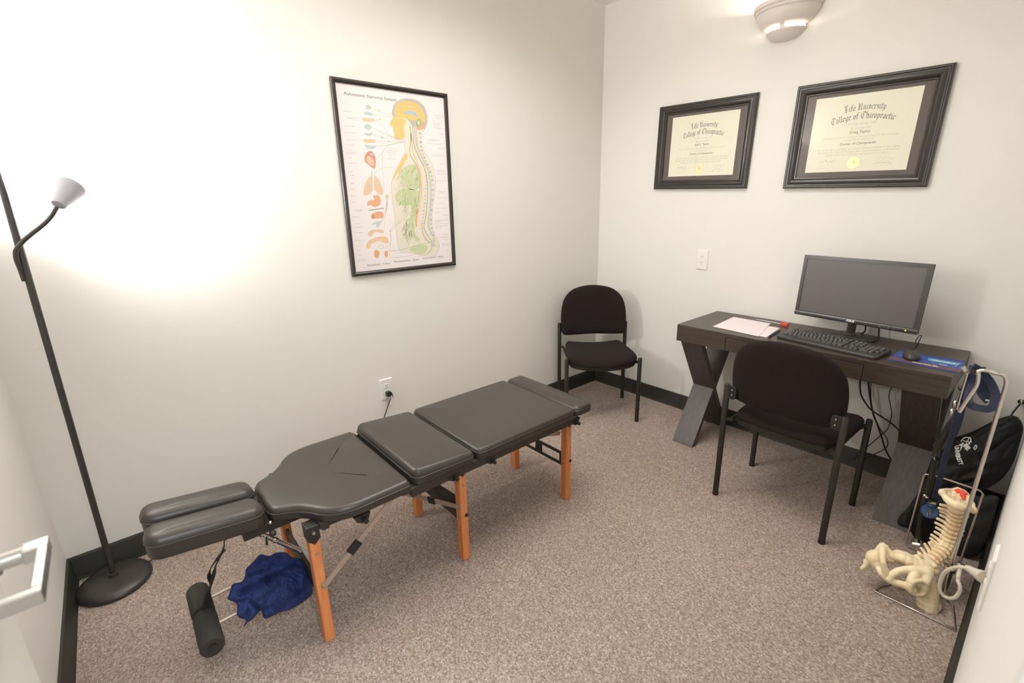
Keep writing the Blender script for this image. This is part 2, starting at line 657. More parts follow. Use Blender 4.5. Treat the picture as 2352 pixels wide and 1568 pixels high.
# broad-nib letters: strokes on an x-height of 1
GL = {
    'L': (0.95, [[(0.1, 1.75), (0.3, 1.6), (0.3, 0.15), (0.12, 0.0)], [(0.3, 0.15), (0.6, 0.0), (0.9, 0.28)], [(0.5, 1.5), (0.5, 0.35)], [(0.3, 1.6), (0.55, 1.8), (0.75, 1.6)]]),
    'i': (0.42, [[(0.1, 0.85), (0.2, 1.0), (0.2, 0.12), (0.34, 0.02)], [(0.17, 1.3), (0.23, 1.36)]]),
    'f': (0.48, [[(0.2, -0.1), (0.2, 1.45), (0.32, 1.62), (0.46, 1.5)], [(0.04, 0.95), (0.42, 0.95)]]),
    'e': (0.55, [[(0.14, 0.85), (0.14, 0.15), (0.3, 0.0), (0.48, 0.2)], [(0.14, 0.85), (0.32, 1.0), (0.46, 0.8), (0.42, 0.62), (0.16, 0.42)]]),
    'U': (1.15, [[(0.05, 1.55), (0.28, 1.7), (0.28, 0.3), (0.12, 0.15)], [(0.28, 0.2), (0.55, 0.0), (0.85, 0.22)], [(0.85, 1.7), (0.85, 0.15), (1.02, 0.0)], [(0.5, 1.5), (0.5, 0.35)]]),
    'n': (0.68, [[(0.08, 0.85), (0.18, 0.98), (0.18, 0.08), (0.26, 0.0)], [(0.18, 0.85), (0.38, 1.0), (0.5, 0.85), (0.5, 0.1), (0.62, 0.0)]]),
    'v': (0.62, [[(0.08, 0.88), (0.2, 1.05), (0.2, 0.25), (0.34, 0.05), (0.5, 0.25), (0.5, 0.8), (0.36, 0.98)]]),
    'r': (0.5, [[(0.08, 0.85), (0.18, 0.98), (0.18, 0.1), (0.28, 0.0)], [(0.2, 0.82), (0.34, 1.0), (0.46, 0.86)]]),
    's': (0.52, [[(0.44, 0.85), (0.28, 1.0), (0.14, 0.82), (0.2, 0.6), (0.4, 0.42), (0.4, 0.16), (0.24, 0.0), (0.08, 0.12)]]),
    't': (0.42, [[(0.18, 1.4), (0.18, 0.14), (0.36, 0.0)], [(0.04, 0.95), (0.36, 0.95)]]),
    'y': (0.62, [[(0.08, 0.88), (0.18, 1.0), (0.18, 0.2), (0.32, 0.05), (0.48, 0.2)], [(0.48, 1.0), (0.48, -0.2), (0.3, -0.45), (0.1, -0.35)]]),
    'C': (1.0, [[(0.85, 1.5), (0.6, 1.75), (0.3, 1.6), (0.12, 1.1), (0.12, 0.5), (0.32, 0.1), (0.6, 0.0), (0.9, 0.25)], [(0.48, 1.55), (0.48, 0.3)], [(0.85, 1.5), (0.95, 1.3)]]),
    'o': (0.6, [[(0.14, 0.82), (0.14, 0.18), (0.3, 0.0), (0.46, 0.18), (0.46, 0.82), (0.3, 1.0), (0.14, 0.82)]]),
    'l': (0.36, [[(0.08, 1.5), (0.18, 1.65), (0.18, 0.12), (0.32, 0.0)]]),
    'g': (0.62, [[(0.46, 0.95), (0.28, 1.0), (0.14, 0.82), (0.14, 0.25), (0.3, 0.08), (0.46, 0.2)], [(0.46, 1.0), (0.46, -0.25), (0.3, -0.45), (0.1, -0.32)]]),
    'h': (0.66, [[(0.08, 1.5), (0.18, 1.65), (0.18, 0.05)], [(0.18, 0.8), (0.36, 1.0), (0.5, 0.82), (0.5, 0.05), (0.4, -0.2)]]),
    'p': (0.64, [[(0.06, 0.88), (0.18, 1.0), (0.18, -0.5)], [(0.18, 0.82), (0.36, 1.0), (0.5, 0.82), (0.5, 0.18), (0.36, 0.0), (0.18, 0.12)]]),
    'a': (0.6, [[(0.12, 0.82), (0.28, 1.0), (0.42, 0.85), (0.42, 0.12), (0.54, 0.0)], [(0.42, 0.6), (0.18, 0.48), (0.12, 0.2), (0.26, 0.02), (0.42, 0.16)]]),
    'c': (0.5, [[(0.44, 0.82), (0.3, 1.0), (0.14, 0.82), (0.14, 0.18), (0.28, 0.0), (0.46, 0.18)]]),
    ' ': (0.4, []),
}


def blackletter(flat, txt, x, y, xh, width, m, arch, layer=1):
    tot = sum(GL[c][0] for c in txt)
    k = width / tot
    nib = Vector((0.075, 0.085, 0)); thin = Vector((0.03, -0.02, 0))
    cur = -tot / 2
    flat.use(m)
    for c in txt:
        adv, strokes = GL[c]
        for st in strokes:
            for p, q in zip(st[:-1], st[1:]):
                p_, q_ = Vector((p[0] + cur, p[1], 0)), Vector((q[0] + cur, q[1], 0))
                d = (q_ - p_).normalized()
                w = nib if abs(d.cross(nib.normalized()).z) > 0.35 else nib + thin
                pts = []
                for s in (p_ - w - d * 0.02, p_ + w - d * 0.02, q_ + w + d * 0.02, q_ - w + d * 0.02):
                    a, b = s.x * k, s.y * xh
                    pts.append(flat.fn(x + (arch + b) * math.sin(a / arch), y + (arch + b) * math.cos(a / arch) - arch, layer))
                i = flat.addv(pts); flat.face((i, i + 1, i + 2, i + 3))
        cur += adv


# ================================================================= the room
def slab(name, a, b, m, bevel=0):
    return struct(MB().span(a, b).build(name, m, smooth=False, bevel=bevel))


HY = -4.2      # back of the hall outside the doorway
slab('floor', (-4.6, HY, -0.1), (0.12, 0.12, 0), 'carpet')
slab('ceiling', (-4.6, HY, CEIL), (0.12, 0.12, CEIL + 0.1), 'ceil')
slab('wall_back', (-ROOM_W - 0.1, 0, 0), (0.1, 0.1, CEIL), 'wall')
slab('wall_right', (0, -ROOM_L - 0.1, 0), (0.1, 0, CEIL), 'wall')
slab('wall_left', (-ROOM_W - 0.1, -ROOM_L - 0.1, 0), (-ROOM_W, 0, CEIL), 'wall')
# wall beside the camera with the doorway left open
slab('wall_front', (DOOR_X, -ROOM_L - 0.1, 0), (0, -ROOM_L, CEIL), 'wall')
slab('wall_front_header', (-ROOM_W, -ROOM_L - 0.1, 2.08), (DOOR_X, -ROOM_L, CEIL), 'wall')
slab('wall_hall_far', (-4.6, HY - 0.1, 0), (0.1, HY, CEIL), 'wall')
slab('wall_hall_left', (-4.7, HY, 0), (-4.6, -ROOM_L - 0.1, CEIL), 'wall')
slab('wall_hall_right', (0.0, HY, 0), (0.1, -ROOM_L - 0.1, CEIL), 'wall')
slab('trim_1', (DOOR_X - 0.02, -ROOM_L - 0.1, 0), (DOOR_X, -ROOM_L - 0.0, 2.08), 'white')
BH, BT = 0.106, 0.012


def baseboard(name, a, b, nrm):
    a, b, nrm = Vector(a), Vector(b), Vector(nrm)
    mb = MB()
    prof = [(0, 0), (BT + 0.006, 0), (BT + 0.004, 0.006), (BT, 0.014), (BT, BH - 0.008), (BT - 0.004, BH - 0.001), (0, BH)]
    i = mb.addv([p + nrm * d + Vector((0, 0, h)) for p in (a, b) for d, h in prof])
    n = len(prof)
    for k in range(n - 1): mb.face((i + k, i + k + 1, i + n + k + 1, i + n + k))
    mb.face([i + k for k in range(n)]); mb.face([i + n + k for k in range(n)][::-1])
    return struct(mb.build(name, 'base', auto=35))


baseboard('baseboard_back', (-ROOM_W, 0, 0), (0, 0, 0), (0, -1, 0))
baseboard('baseboard_right', (0, -ROOM_L, 0), (0, 0, 0), (-1, 0, 0))
baseboard('baseboard_left', (-ROOM_W, -ROOM_L, 0), (-ROOM_W, 0, 0), (1, 0, 0))
baseboard('baseboard_front', (DOOR_X, -ROOM_L, 0), (0, -ROOM_L, 0), (0, 1, 0))

# open door standing along the left wall, lever handle near its free edge
d_ = struct(MB().span((-3.224, -2.33, 0.012), (-3.18, -1.445, 2.05)).build('door_1', 'door', smooth=False, bevel=0.002))
h = MB()
h.cyl((-3.18, -1.508, 0.985), (-3.172, -1.508, 0.985), 0.027, 28)
h.cyl((-3.172, -1.508, 0.985), (-3.160, -1.508, 0.985), 0.018, 20)
h.build('handle_rose', 'satin', d_, label='round satin metal rose')
h = MB()
h.cyl((-3.162, -1.508, 0.985), (-3.128, -1.508, 0.985), 0.012, 18)
h.build('handle_neck', 'satin', d_)
h = MB()
h.span((-3.135, -1.522, 0.975), (-3.106, -1.496, 0.997))
h.span((-3.118, -1.625, 0.975), (-3.106, -1.522, 0.997))
h.span((-3.150, -1.637, 0.975), (-3.106, -1.625, 0.997))
h.build('door_handle', 'satin', d_, smooth=False, bevel=0.002, label='satin metal flat-bar lever handle')

# ================================================================= treatment table
TBX, TBY = -1.98, -0.785
tb = thing('treatment_table', 'black vinyl portable treatment table on beech legs along the wall', 'treatment table', (TBX, TBY, 0))
TZ = 0.525


def tpad(name, outline, z0, z1, seam=True, r=0.018, puff=0.004, fn=None):
    o = pad(MB(), outline, z0, z1, r, puff=puff, fn=fn).build(name, 'vinyl', tb, world=True, auto=80)
    if seam:
        f_ = fn or (lambda a, b, h: (a, b, h))
        sm = MB().tube([f_(p[0], p[1], z1 - r - 0.004) for p in offset_loop(outline, -0.0006)], 0.0019, 6, closed=True)
        s_ = sm.build('piping', 'piping', tb, world=True)
        s_.parent = o
    return o


YN, YF = -1.052, -0.515
tpad('leg_section_cushion', round_rect(-1.985, -1.415, YN, YF, 0.028), TZ - 0.05, TZ + 0.004, fn=None)
tpad('foot_section_cushion', round_rect(-1.405, -1.285, YN + 0.002, YF - 0.002, 0.032), TZ - 0.05, TZ + 0.002, r=0.022)
# middle drop section: its head edge is raised a little
mid_fn = lambda a, b, h: (a, b, h + (-1.995 - a) * 0.085 * max(0, (h - TZ + 0.045) / 0.048))
tpad('middle_section_cushion', round_rect(-2.268, -1.995, YN + 0.004, YF, 0.03), TZ - 0.045, TZ + 0.003, r=0.022, fn=mid_fn)
# chest section with tapered shoulders (counter-clockwise)
half = [(-2.29, 0.262), (-2.305, 0.266), (-2.40, 0.267), (-2.49, 0.266), (-2.545, 0.252), (-2.585, 0.222), (-2.612, 0.182), (-2.64, 0.150), (-2.675, 0.128), (-2.7, 0.114), (-2.713, 0.095), (-2.718, 0.06)]
up_ = crom([(x, TBY + y, 0) for x, y in half], 4)
out_ = [(p.x, p.y) for p in up_] + [(p.x, 2 * TBY - p.y) for p in reversed(up_)]
rb_ = round_rect(-2.36, -2.283, YN, YF, 0.03, 4)
chest = [(-2.283, TBY + 0.23), (-2.285, TBY + 0.248)] + out_ + [(-2.285, TBY - 0.248), (-2.283, TBY - 0.23)]
tpad('chest_section_cushion', chest, TZ - 0.052, TZ + 0.0, r=0.02)
# head rest: two long cushions, pitched slightly up towards the free end
hd_fn = lambda a, b, h: (a, b, h + (-2.72 - a) * 0.12 + 0.008)
for y0, y1 in ((TBY + 0.012, TBY + 0.118), (TBY - 0.122, TBY - 0.016)):
    tpad('head_cushion', round_rect(-3.035, -2.728, y0, y1, 0.038), TZ - 0.062, TZ + 0.016, r=0.028, puff=0.004, fn=hd_fn)
# frame rails under the cushions
fr = MB()
for y in (YN + 0.025, YF - 0.025):
    fr.span((-2.0, y - 0.012, TZ - 0.085), (-1.41, y + 0.012, TZ - 0.05))
    fr.span((-2.28, y - 0.012, TZ - 0.085), (-2.0, y + 0.012, TZ - 0.045))
    yy = y + (0.035 if y < TBY else -0.035)
    fr.span((-2.60, yy - 0.012, TZ - 0.075), (-2.28, yy + 0.012, TZ - 0.052))
for x, hw_ in ((-2.29, 0.03), (-1.99, 0.02), (-1.41, 0.02)):
    fr.span((x - hw_, YN + 0.01, TZ - 0.06), (x + hw_, YF - 0.01, TZ - 0.047))
for x in (-2.58, -2.30, -2.02, -1.97, -1.44):
    fr.span((x - 0.012, YN + 0.05, TZ - 0.085), (x + 0.012, YF - 0.05, TZ - 0.055))
fr.build('side_frame', 'blkboard', tb, smooth=False, bevel=0.002, world=True)
fr = MB()
fr.span((-1.41, TBY - 0.2, TZ - 0.075), (-1.30, TBY + 0.2, TZ - 0.05))
fr.build('foot_bracket', 'blkmetal', tb, smooth=False, bevel=0.002, world=True)
fr = MB()
fr.span((-2.80, TBY - 0.1, TZ - 0.085), (-2.58, TBY + 0.1, TZ - 0.055))
fr.build('headrest_bracket', 'blkmetal', tb, smooth=False, bevel=0.002, world=True)
# alu tube of the far side, seen between cushions
MB().cyl((-2.275, YF - 0.004, TZ - 0.02), (-2.275, YF - 0.05, TZ - 0.02), 0.008, 12).build('hinge_tube', 'chrome', tb, world=True)

LEGX = (-2.622, -2.036, -1.404)
LEGY = (-0.982, -0.588)
LW, LT = 0.040, 0.034
for x in LEGX:
    for j, y in enumerate(LEGY):
        leg = MB()
        leg.box((x, y, 0.216), (LT, LW, 0.432))
        lo = leg.build('leg', 'wood', tb, smooth=False, bevel=0.004, world=True)
        br = MB()
        br.box((x, y, 0.448), (LT + 0.007, LW + 0.006, 0.052))
        br.prism([(-0.0205, 0), (0.0205, 0), (0, -0.02)], -LW / 2 - 0.003, LW / 2 + 0.003, lambda a, b, h: (x + a, y + h, 0.424 + b))
        bo = br.build('leg_bracket', 'blkplastic', tb, smooth=False, bevel=0.002, world=True)
        for z in (0.452, 0.365):
            MB().cyl((x, y - LW / 2 - 0.0095 + (0.007 if z < .4 else 0), z), (x, y - LW / 2 + 0.002, z), 0.0055, 12).build('screw', 'screw', lo, world=True)
        if x != LEGX[0]:
            for dx, z in ((-0.002, 0.235), (-0.004, 0.205)):
                MB().cyl((x - LT / 2 - 0.002, y, z), (x - LT / 2 + 0.002, y, z), 0.004, 10).build('screw', 'screw', lo, world=True)
            sc = MB()
            sc.cyl((x + 0.008, y - LW / 2 - 0.006, 0.22), (x + 0.008, y - LW / 2 + 0.002, 0.22), 0.0055, 10)
            sc.cyl((x + 0.008, y - LW / 2 - 0.004, 0.22), (x + 0.008, y - LW / 2 - 0.0002, 0.22), 0.008, 6)
            sc.build('leg_knob', 'blkplastic', lo, world=True)
    # cross board between the pair of legs
    cb = MB()
    if x == LEGX[2]:
        zc, hh = 0.215, 0.036
        cb.span((x - 0.006, LEGY[0], zc + hh - 0.012), (x + 0.006, LEGY[1], zc + hh))
        cb.span((x - 0.006, LEGY[0], zc - hh), (x + 0.006, LEGY[1], zc - hh + 0.012))
        for y in (LEGY[0] + 0.02, TBY, LEGY[1] - 0.02):
            cb.span((x - 0.0055, y - 0.022, zc - hh + 0.01), (x + 0.0055, y + 0.022, zc + hh - 0.01))
    else:
        cb.box((x, TBY, 0.2 if x == LEGX[0] else 0.215), (0.012, LEGY[1] - LEGY[0], 0.07))
    cb.build('cross_board', 'blkboard', tb, smooth=False, bevel=0.002, world=True)
# folding braces
for x, y, sgn in ((LEGX[0], LEGY[0] - 0.024, 1), (LEGX[0], LEGY[1] + 0.024, 1), (LEGX[1], LEGY[1] + 0.0, -1), (LEGX[2], LEGY[1] + 0.0, -1), (LEGX[2], LEGY[0] + 0.03, -1)):
    bm_ = MB()
    if x == LEGX[0]:
        a, b = Vector((x + 0.005, y, 0.235)), Vector((x + 0.285, y, 0.455))
        t = 0.42
    elif x == LEGX[1]:
        a, b = Vector((x + 0.01, LEGY[0] + 0.035, 0.165)), Vector((x - 0.275, LEGY[1] - 0.02, 0.40))
        a, b = Vector((x - 0.012, LEGY[0] + 0.04, 0.20)), Vector((x - 0.30, LEGY[0] + 0.04, 0.44))
        t = 0.42
    else:
        a, b = Vector((x - 0.012, y, 0.36)), Vector((x - 0.30, y, 0.44))
        t = 0.5
    if x == LEGX[1]:
        continue
    bm_.beam(a, b, 0.003, 0.02, up=(0, 0, 1))
    bm_.mi = 0
    br = bm_.build('folding_brace', 'alu', tb, smooth=False, world=True)
    if x == LEGX[0]:
        m_ = a.lerp(b, t)
        d = (b - a).normalized()
        MB().beam(m_ - d * 0.024, m_ + d * 0.024, 0.01, 0.032).build('brace_joint', 'blkplastic', br, smooth=False, bevel=0.002, world=True)
        MB().cyl(a + Vector((0, -0.006, 0)), a + Vector((0, 0.004, 0)), 0.006, 12).build('screw', 'screw', br, world=True)
# middle pair: flat strap crossing from the far leg to the near leg, black stay above it
a, b = PX(1060, 1165, -2.05), PX(915, 1130, -2.13)
mb = MB().beam(a, b, 0.003, 0.02)
br = mb.build('folding_brace', 'alu', tb, smooth=False, world=True)
m_ = a.lerp(b, 0.44); d = (b - a).normalized()
MB().beam(m_ - d * 0.022, m_ + d * 0.022, 0.01, 0.03).build('brace_joint', 'blkplastic', br, smooth=False, bevel=0.002, world=True)
MB().beam(PX(1060, 1154, -2.03), PX(975, 1100, -2.10), 0.006, 0.036).build('support_stay', 'blkboard', tb, smooth=False, bevel=0.002, world=True)
# far head-side brace glimpsed behind the first leg
# strap hooks under the near rail
for x in (-2.47, -1.915, -2.10, -1.40):
    hk = MB()
    dz = 0 if x > -2 else 0
    hk.prism([(-0.03, 0.012), (0.03, 0.012), (0.022, -0.012), (0.0, -0.022), (-0.02, -0.01)], YN + 0.012, YN + 0.03, lambda a, b, h: (x + a, h, TZ - 0.075 + b))
    hk.cyl((x + 0.006, YN - 0.006, TZ - 0.083), (x + 0.006, YN + 0.02, TZ - 0.083), 0.0085, 14)
    hk.build('strap_hook', 'blkplastic', tb, smooth=False, bevel=0.0015, world=True)
# head section knob and chrome bolt on near side
mb = MB().ball((-2.722, TBY - 0.135, TZ - 0.072), 0.011, 10)
mb.cyl((-2.722, TBY - 0.12, TZ - 0.072), (-2.722, TBY - 0.13, TZ - 0.072), 0.008, 10)
mb.build('adjust_knob', 'blkplastic', tb, world=True)
MB().ball((-2.722, TBY - 0.128, TZ - 0.035), 0.006, 10).build('bolt', 'chrome', tb, world=True)
# tilt strut: tubular ratchet from head rest down to the first cross board
a, b = Vector((-2.775, -0.80, 0.435)), Vector((-2.632, -0.80, 0.262))
st = MB()
d = (b - a)
st.cyl(a, b, 0.008, 12)
st.cyl(a + d * 0.28 + Vector((0.006, 0, -0.012)), b + Vector((0.006, 0, -0.012)), 0.007, 12)
for t in (0.14, 0.2, 0.26, 0.52): st.cyl(a + d * t - d.normalized() * 0.004, a + d * t + d.normalized() * 0.004, 0.012, 14)
so = st.build('tilt_strut', 'chrome', tb, world=True)
p = a + d * 0.36
MB().cyl(p + Vector((0, 0.01, 0)), p + Vector((-0.012, -0.045, -0.01)), 0.006, 10).build('strut_lever', 'chrome', so, world=True)
# arm rest bar with foam rollers hanging from a webbing strap
RX, RZ_ = -2.945, 0.185
for y in (-0.872, -0.735):
    MB().tube(crom([(RX, y, RZ_), (-2.87, y, 0.188), (-2.80, y, 0.190), (-2.71, y + (0.02 if y < TBY else 0), 0.188), (-2.63, y + (0.05 if y < TBY else 0), 0.18)], 4), 0.0055, 10).build('arm_rest_rod', 'alu', tb, world=True)
MB().cyl((RX, -0.64, RZ_), (RX, -0.955, RZ_), 0.009, 12).build('arm_rest_bar', 'chrome', tb, world=True)
for y0, y1 in ((-0.965, -0.812), (-0.802, -0.665)):
    f_ = MB()
    n_ = 0.034
    f_.lathe([(0.011, y0 + 0.003), (0.022, y0), (n_ - 0.003, y0 + 0.002), (n_, y0 + 0.008), (n_, y1 - 0.008), (n_ - 0.003, y1 - 0.002), (0.011, y1)], (RX, 0, RZ_), 28,
             R=Matrix(((1, 0, 0), (0, 0, 1), (0, -1, 0))))
    fo = f_.build('foam_roller', 'foam', tb, world=True)
    if y0 < -0.9:
        MB().cyl((RX, y0 - 0.002, RZ_), (RX, y0 + 0.004, RZ_), 0.012, 18).build('roller_cap', 'blkplastic', fo, world=True)


def ribbon(pts, w, t, wd=None, n=6, twist=None):
    P = crom(pts, n)
    rings = []
    for i, p in enumerate(P):
        tg = (P[min(i + 1, len(P) - 1)] - P[max(i - 1, 0)]).normalized()
        wv = Vector(wd) if wd else (CAM - p).cross(tg)
        if twist: wv = Matrix.Rotation(twist * i / len(P), 3, tg) @ wv
        wv = (wv - tg * wv.dot(tg)).normalized()
        nv = tg.cross(wv)
        hw = (w[0] * (1 - i / len(P)) + w[1] * i / len(P)) / 2 if isinstance(w, tuple) else w / 2
        rings.append([p + wv * hw + nv * t, p - wv * hw + nv * t, p - wv * hw - nv * t, p + wv * hw - nv * t])
    mb = MB(); mb.rings(rings)
    return mb


rb = ribbon([(-2.835, -0.80, 0.45), (-2.845, -0.80, 0.41), (-2.862, -0.80, 0.375), (-2.885, -0.80, 0.34), (-2.90, -0.805, 0.30), (-2.925, -0.805, 0.25), (RX + 0.012, -0.805, 0.20)], (0.02, 0.05), 0.0014, (0.25, 1, 0.2), twist=0.5)
so = rb.build('hanging_strap', 'web', tb, world=True)
rb = ribbon([(-2.852, -0.802, 0.385), (-2.882, -0.79, 0.352), (-2.905, -0.785, 0.315), (-2.905, -0.795, 0.285), (-2.918, -0.80, 0.255)], 0.024, 0.0014, (0.5, 1, 0))
rb.build('strap_tail', 'web', so, world=True)
bk = MB()
bk.tube(crom([(-2.842, -0.79, 0.425), (-2.85, -0.79, 0.39), (-2.85, -0.812, 0.388), (-2.842, -0.812, 0.425)], 3, True), 0.002, 8, closed=True)
bk.build('strap_buckle', 'chrome', so, world=True)

# crumpled navy cloth lying over the rods
co_out = [(520 + a / 5.6, 1180 + b / 5.6) for a, b in ((245, 745), (255, 700), (300, 655), (355, 600), (400, 545), (450, 515), (520, 535), (580, 530), (600, 510), (680, 490), (770, 495), (830, 545), (900, 560), (980, 600), (1060, 700), (1090, 740), (1105, 850), (1105, 1020), (1040, 1090),
                                                        (960, 1150), (820, 1230), (700, 1260), (600, 1310), (500, 1345), (465, 1300), (440, 1240), (340, 1350), (270, 1400), (215, 1465), (225, 1430), (250, 1360), (180, 1340), (135, 1290), (135, 1160), (20, 1100), (15, 1080), (50, 980), (80, 900), (190, 870), (235, 810))]
folds = [(((190, 1010), (520, 850)), 0.030, 70), (((520, 850), (900, 640)), 0.026, 60), (((420, 620), (470, 520)), 0.012, 30), (((300, 780), (560, 700)), 0.016, 36), (((480, 660), (620, 640)), 0.010, 26),
         (((700, 1240), (930, 1000)), 0.012, 60), (((930, 1000), (1080, 900)), 0.010, 50), (((440, 1240), (300, 1130)), 0.022, 55), (((300, 1130), (330, 1000)), 0.014, 45), (((250, 1360), (290, 1180)), 0.012, 40), (((620, 1180), (460, 1240)), 0.010, 40), (((720, 760), (860, 760)), 0.010, 40), (((140, 1150), (260, 1100)), 0.012, 40)]


def cloth_relief(u, v):
    a, b = (u - 520) * 5.6, (v - 1180) * 5.6
    h = 0
    for (p, q), d, w_ in folds:
        t = seg_dist(a, b, p, q) / w_
        if t < 1: h -= d * (1 - t) ** 1.3
    t = seg_dist(a, b, (310, 1120), (640, 900)) / 60
    if t < 1: h += 0.014 * (1 - t)
    nn_ = noise.noise(Vector((a * 0.008, b * 0.0035, 1.7)))
    h += 0.013 * (0.5 - abs(nn_) * 2) + 0.006 * (0.5 - 2 * abs(noise.noise(Vector((a * 0.006 + b * 0.006, (a - b) * 0.012, 4)))))
    return h


def cloth_place(u, v, h):
    p = PY(u, v, -0.838 - (v - 1340) * 0.0009)
    return p + (CAM - p).normalized() * h


cm = puff(co_out, (635, 1345), 0.050, 0.045, cloth_place, cloth_relief, 200, 34)
co = cm.build('cloth', 'navy', auto=35)
tag(co, 'crumpled navy blue cloth draped over the rods under the treatment table', 'cloth')
# white plastic bottle wedged behind the first leg
bt = thing('squeeze_bottle', 'small white plastic bottle tucked between navy cloth and front leg', 'bottle', tuple(PX(702, 1286, -2.60)))
o0 = Vector(bt.location)
p0, p1 = PX(688, 1262, -2.60), PX(712, 1296, -2.60)
dd = (p1 - p0)
MB().tube([p0, p0 + dd * 0.08, p0 + dd * 0.5, p0 + dd * 0.9, p1], [0.008, 0.016, 0.018, 0.018, 0.012], 14).build('body', 'whitepl', bt, world=True)
MB().tube([p1 + Vector((0, 0, -0.006)), p1 + Vector((0.002, 0.0, -0.045))], [0.021, 0.019], 14).build('base_cup', 'greypl', bt, world=True)


# ================================================================= guest chairs
def make_chair(label, loc, rz):
    c = thing('guest_chair', label, 'chair', loc, rz, 'armless stacking guest chairs')
    r = 0.0135
    for sx in (-1, 1):
        for sy in (-1, 1):
            top = 0.606 if sx < 0 else 0.458
            m = MB().tube([(0.205 * sx, 0.2425 * sy, 0.012), (0.205 * sx, 0.2425 * sy, top - 0.006), (0.205 * sx, 0.2425 * sy, top)], [r, r, r * 0.8], 18)
            lo = m.build('leg', 'blkmetal', c)
            MB().tube([(0.205 * sx, 0.2425 * sy, 0), (0.205 * sx, 0.2425 * sy, 0.014)], r * 1.08, 18).build('foot_cap', 'blkplastic', lo)
    fr = MB()
    for sy in (-1, 1):
        fr.tube([(-0.205, 0.2425 * sy, 0.425), (-0.19, 0.215 * sy, 0.425), (0.17, 0.215 * sy, 0.418), (0.205, 0.2425 * sy, 0.43)], 0.0095, 12)
    fr.tube([(-0.15, -0.215, 0.42), (-0.15, 0.215, 0.42)], 0.009, 12)
    fr.tube([(0.13, -0.215, 0.415), (0.13, 0.215, 0.415)], 0.009, 12)
    fr.build('seat_frame', 'blkmetal', c)
    # seat: rounded, front edge falls away
    pts = [(-0.195, 0.0), (-0.195, -0.16), (-0.17, -0.20), (-0.05, -0.215), (0.12, -0.232), (0.20, -0.222), (0.238, -0.15), (0.255, 0.0)]
    ol = [(p.x, p.y) for p in crom([(a, b, 0) for a, b in pts + [(a, -b) for a, b in reversed(pts[1:-1])]], 6, True)]

    def sfn(a, b, h):
        t = max(0, a - 0.10) / 0.15
        dish = -0.010 * (1 - min(1, (b / 0.2) ** 2)) * (1 if h > 0.44 else 0)
        return (a, b, h - 0.022 * t * t + dish + 0.01 * (b / 0.23) ** 2)
    s_ = MB()
    prof = [(0.03, 0.425), (0.012, 0.426), (0.002, 0.434), (0, 0.445), (0.003, 0.456), (0.010, 0.465), (0.024, 0.472)]
    rg = []
    close_in(rg, offset_loop(ol, 0.03), [(0.02, 0.425), (0.5, 0.425)], sfn)
    rg += [[sfn(p.x, p.y, z) for p in offset_loop(ol, d)] for d, z in prof]
    close_in(rg, offset_loop(ol, 0.024), [(0.85, 0.476), (0.65, 0.477), (0.4, 0.477), (0.2, 0.477), (0.02, 0.477)], sfn)
    s_.rings(rg)
    so_ = s_.build('seat', 'chairfab', c, auto=80)
    sh = MB(); rg = []
    close_in(rg, offset_loop(ol, 0.03), [(0.02, 0.392), (0.6, 0.392)], sfn)
    rg += [[sfn(p.x, p.y, z) for p in offset_loop(ol, d)] for d, z in ((0.03, 0.394), (0.014, 0.402), (0.007, 0.415), (0.006, 0.432))]
    sh.rings(rg)
    sh.build('seat_shell', 'blkplastic', c, auto=60)
    # back: arched upholstered shell, curved around the sitter
    bo = [(0.0, 0.522), (0.12, 0.521), (0.205, 0.526), (0.226, 0.540), (0.233, 0.58), (0.236, 0.65), (0.230, 0.72), (0.212, 0.78), (0.172, 0.828), (0.11, 0.858), (0.0, 0.872)]
    ol = bo + [(-a, b) for a, b in reversed(bo[1:-1])]
    ol = [(p.x, p.y) for p in crom([(a, b, 0) for a, b in ol], 5, True)]
    if sum(ol[i - 1][0] * ol[i][1] - ol[i][0] * ol[i - 1][1] for i in range(len(ol))) < 0: ol = ol[::-1]

    def bfn(a, b, h):
        return (-0.185 - (b - 0.6) * 0.17 + 0.75 * a * a + h - 0.018, a, b)
    b_ = MB()
    prof = [(0.022, -0.027), (0.012, -0.024), (0.003, -0.016), (0, -0.004), (0.002, 0.008), (0.010, 0.019), (0.022, 0.025)]
    rg = []
    ks = (0.02, 0.2, 0.4, 0.6, 0.75, 0.9)
    close_in(rg, offset_loop(ol, 0.022), [(k, -0.030) for k in ks], bfn)
    rg += [[bfn(p.x, p.y, h) for p in offset_loop(ol, d)] for d, h in prof]
    close_in(rg, offset_loop(ol, 0.022), [(k, 0.031 - 0.003 * (k > 0.8)) for k in reversed(ks)], bfn)
    b_.rings(rg)
    bk = b_.build('backrest', 'chairfab', c, auto=80)
    for sy in (-1, 1):
        k = MB()
        k.prism(round_rect(-0.022, 0.022, -0.034, 0.03, 0.014, 4), -0.006, 0.006, lambda a, b, h: (-0.196 + h - 0.01, sy * (0.218) + a, 0.572 + b))
        ko = k.build('back_bracket', 'blkplastic', c, bevel=0.002)
        for z in (0.585, 0.560): MB().ball((-0.214, sy * 0.214, z), 0.004, 8).build('screw', 'screw', ko)
    return c


def dup(root, label, loc, rz, group=None):
    r = root.copy(); COL.objects.link(r)
    r.location = loc; r.rotation_euler = (0, 0, rz); r['label'] = label
    for ch in list(root.children):
        k = ch.copy(); COL.objects.link(k); k.parent = r
        for g in list(ch.children):
            q = g.copy(); COL.objects.link(q); q.parent = k
    return r


chA = make_chair('dark brown upholstered chair standing in the far corner of the room', (-0.464, -0.397, 0), math.atan2(-0.773, -0.634))
chB = dup(chA, 'dark brown upholstered chair pushed up to the desk, seen from behind', (-0.612, -1.723, 0), -0.012)

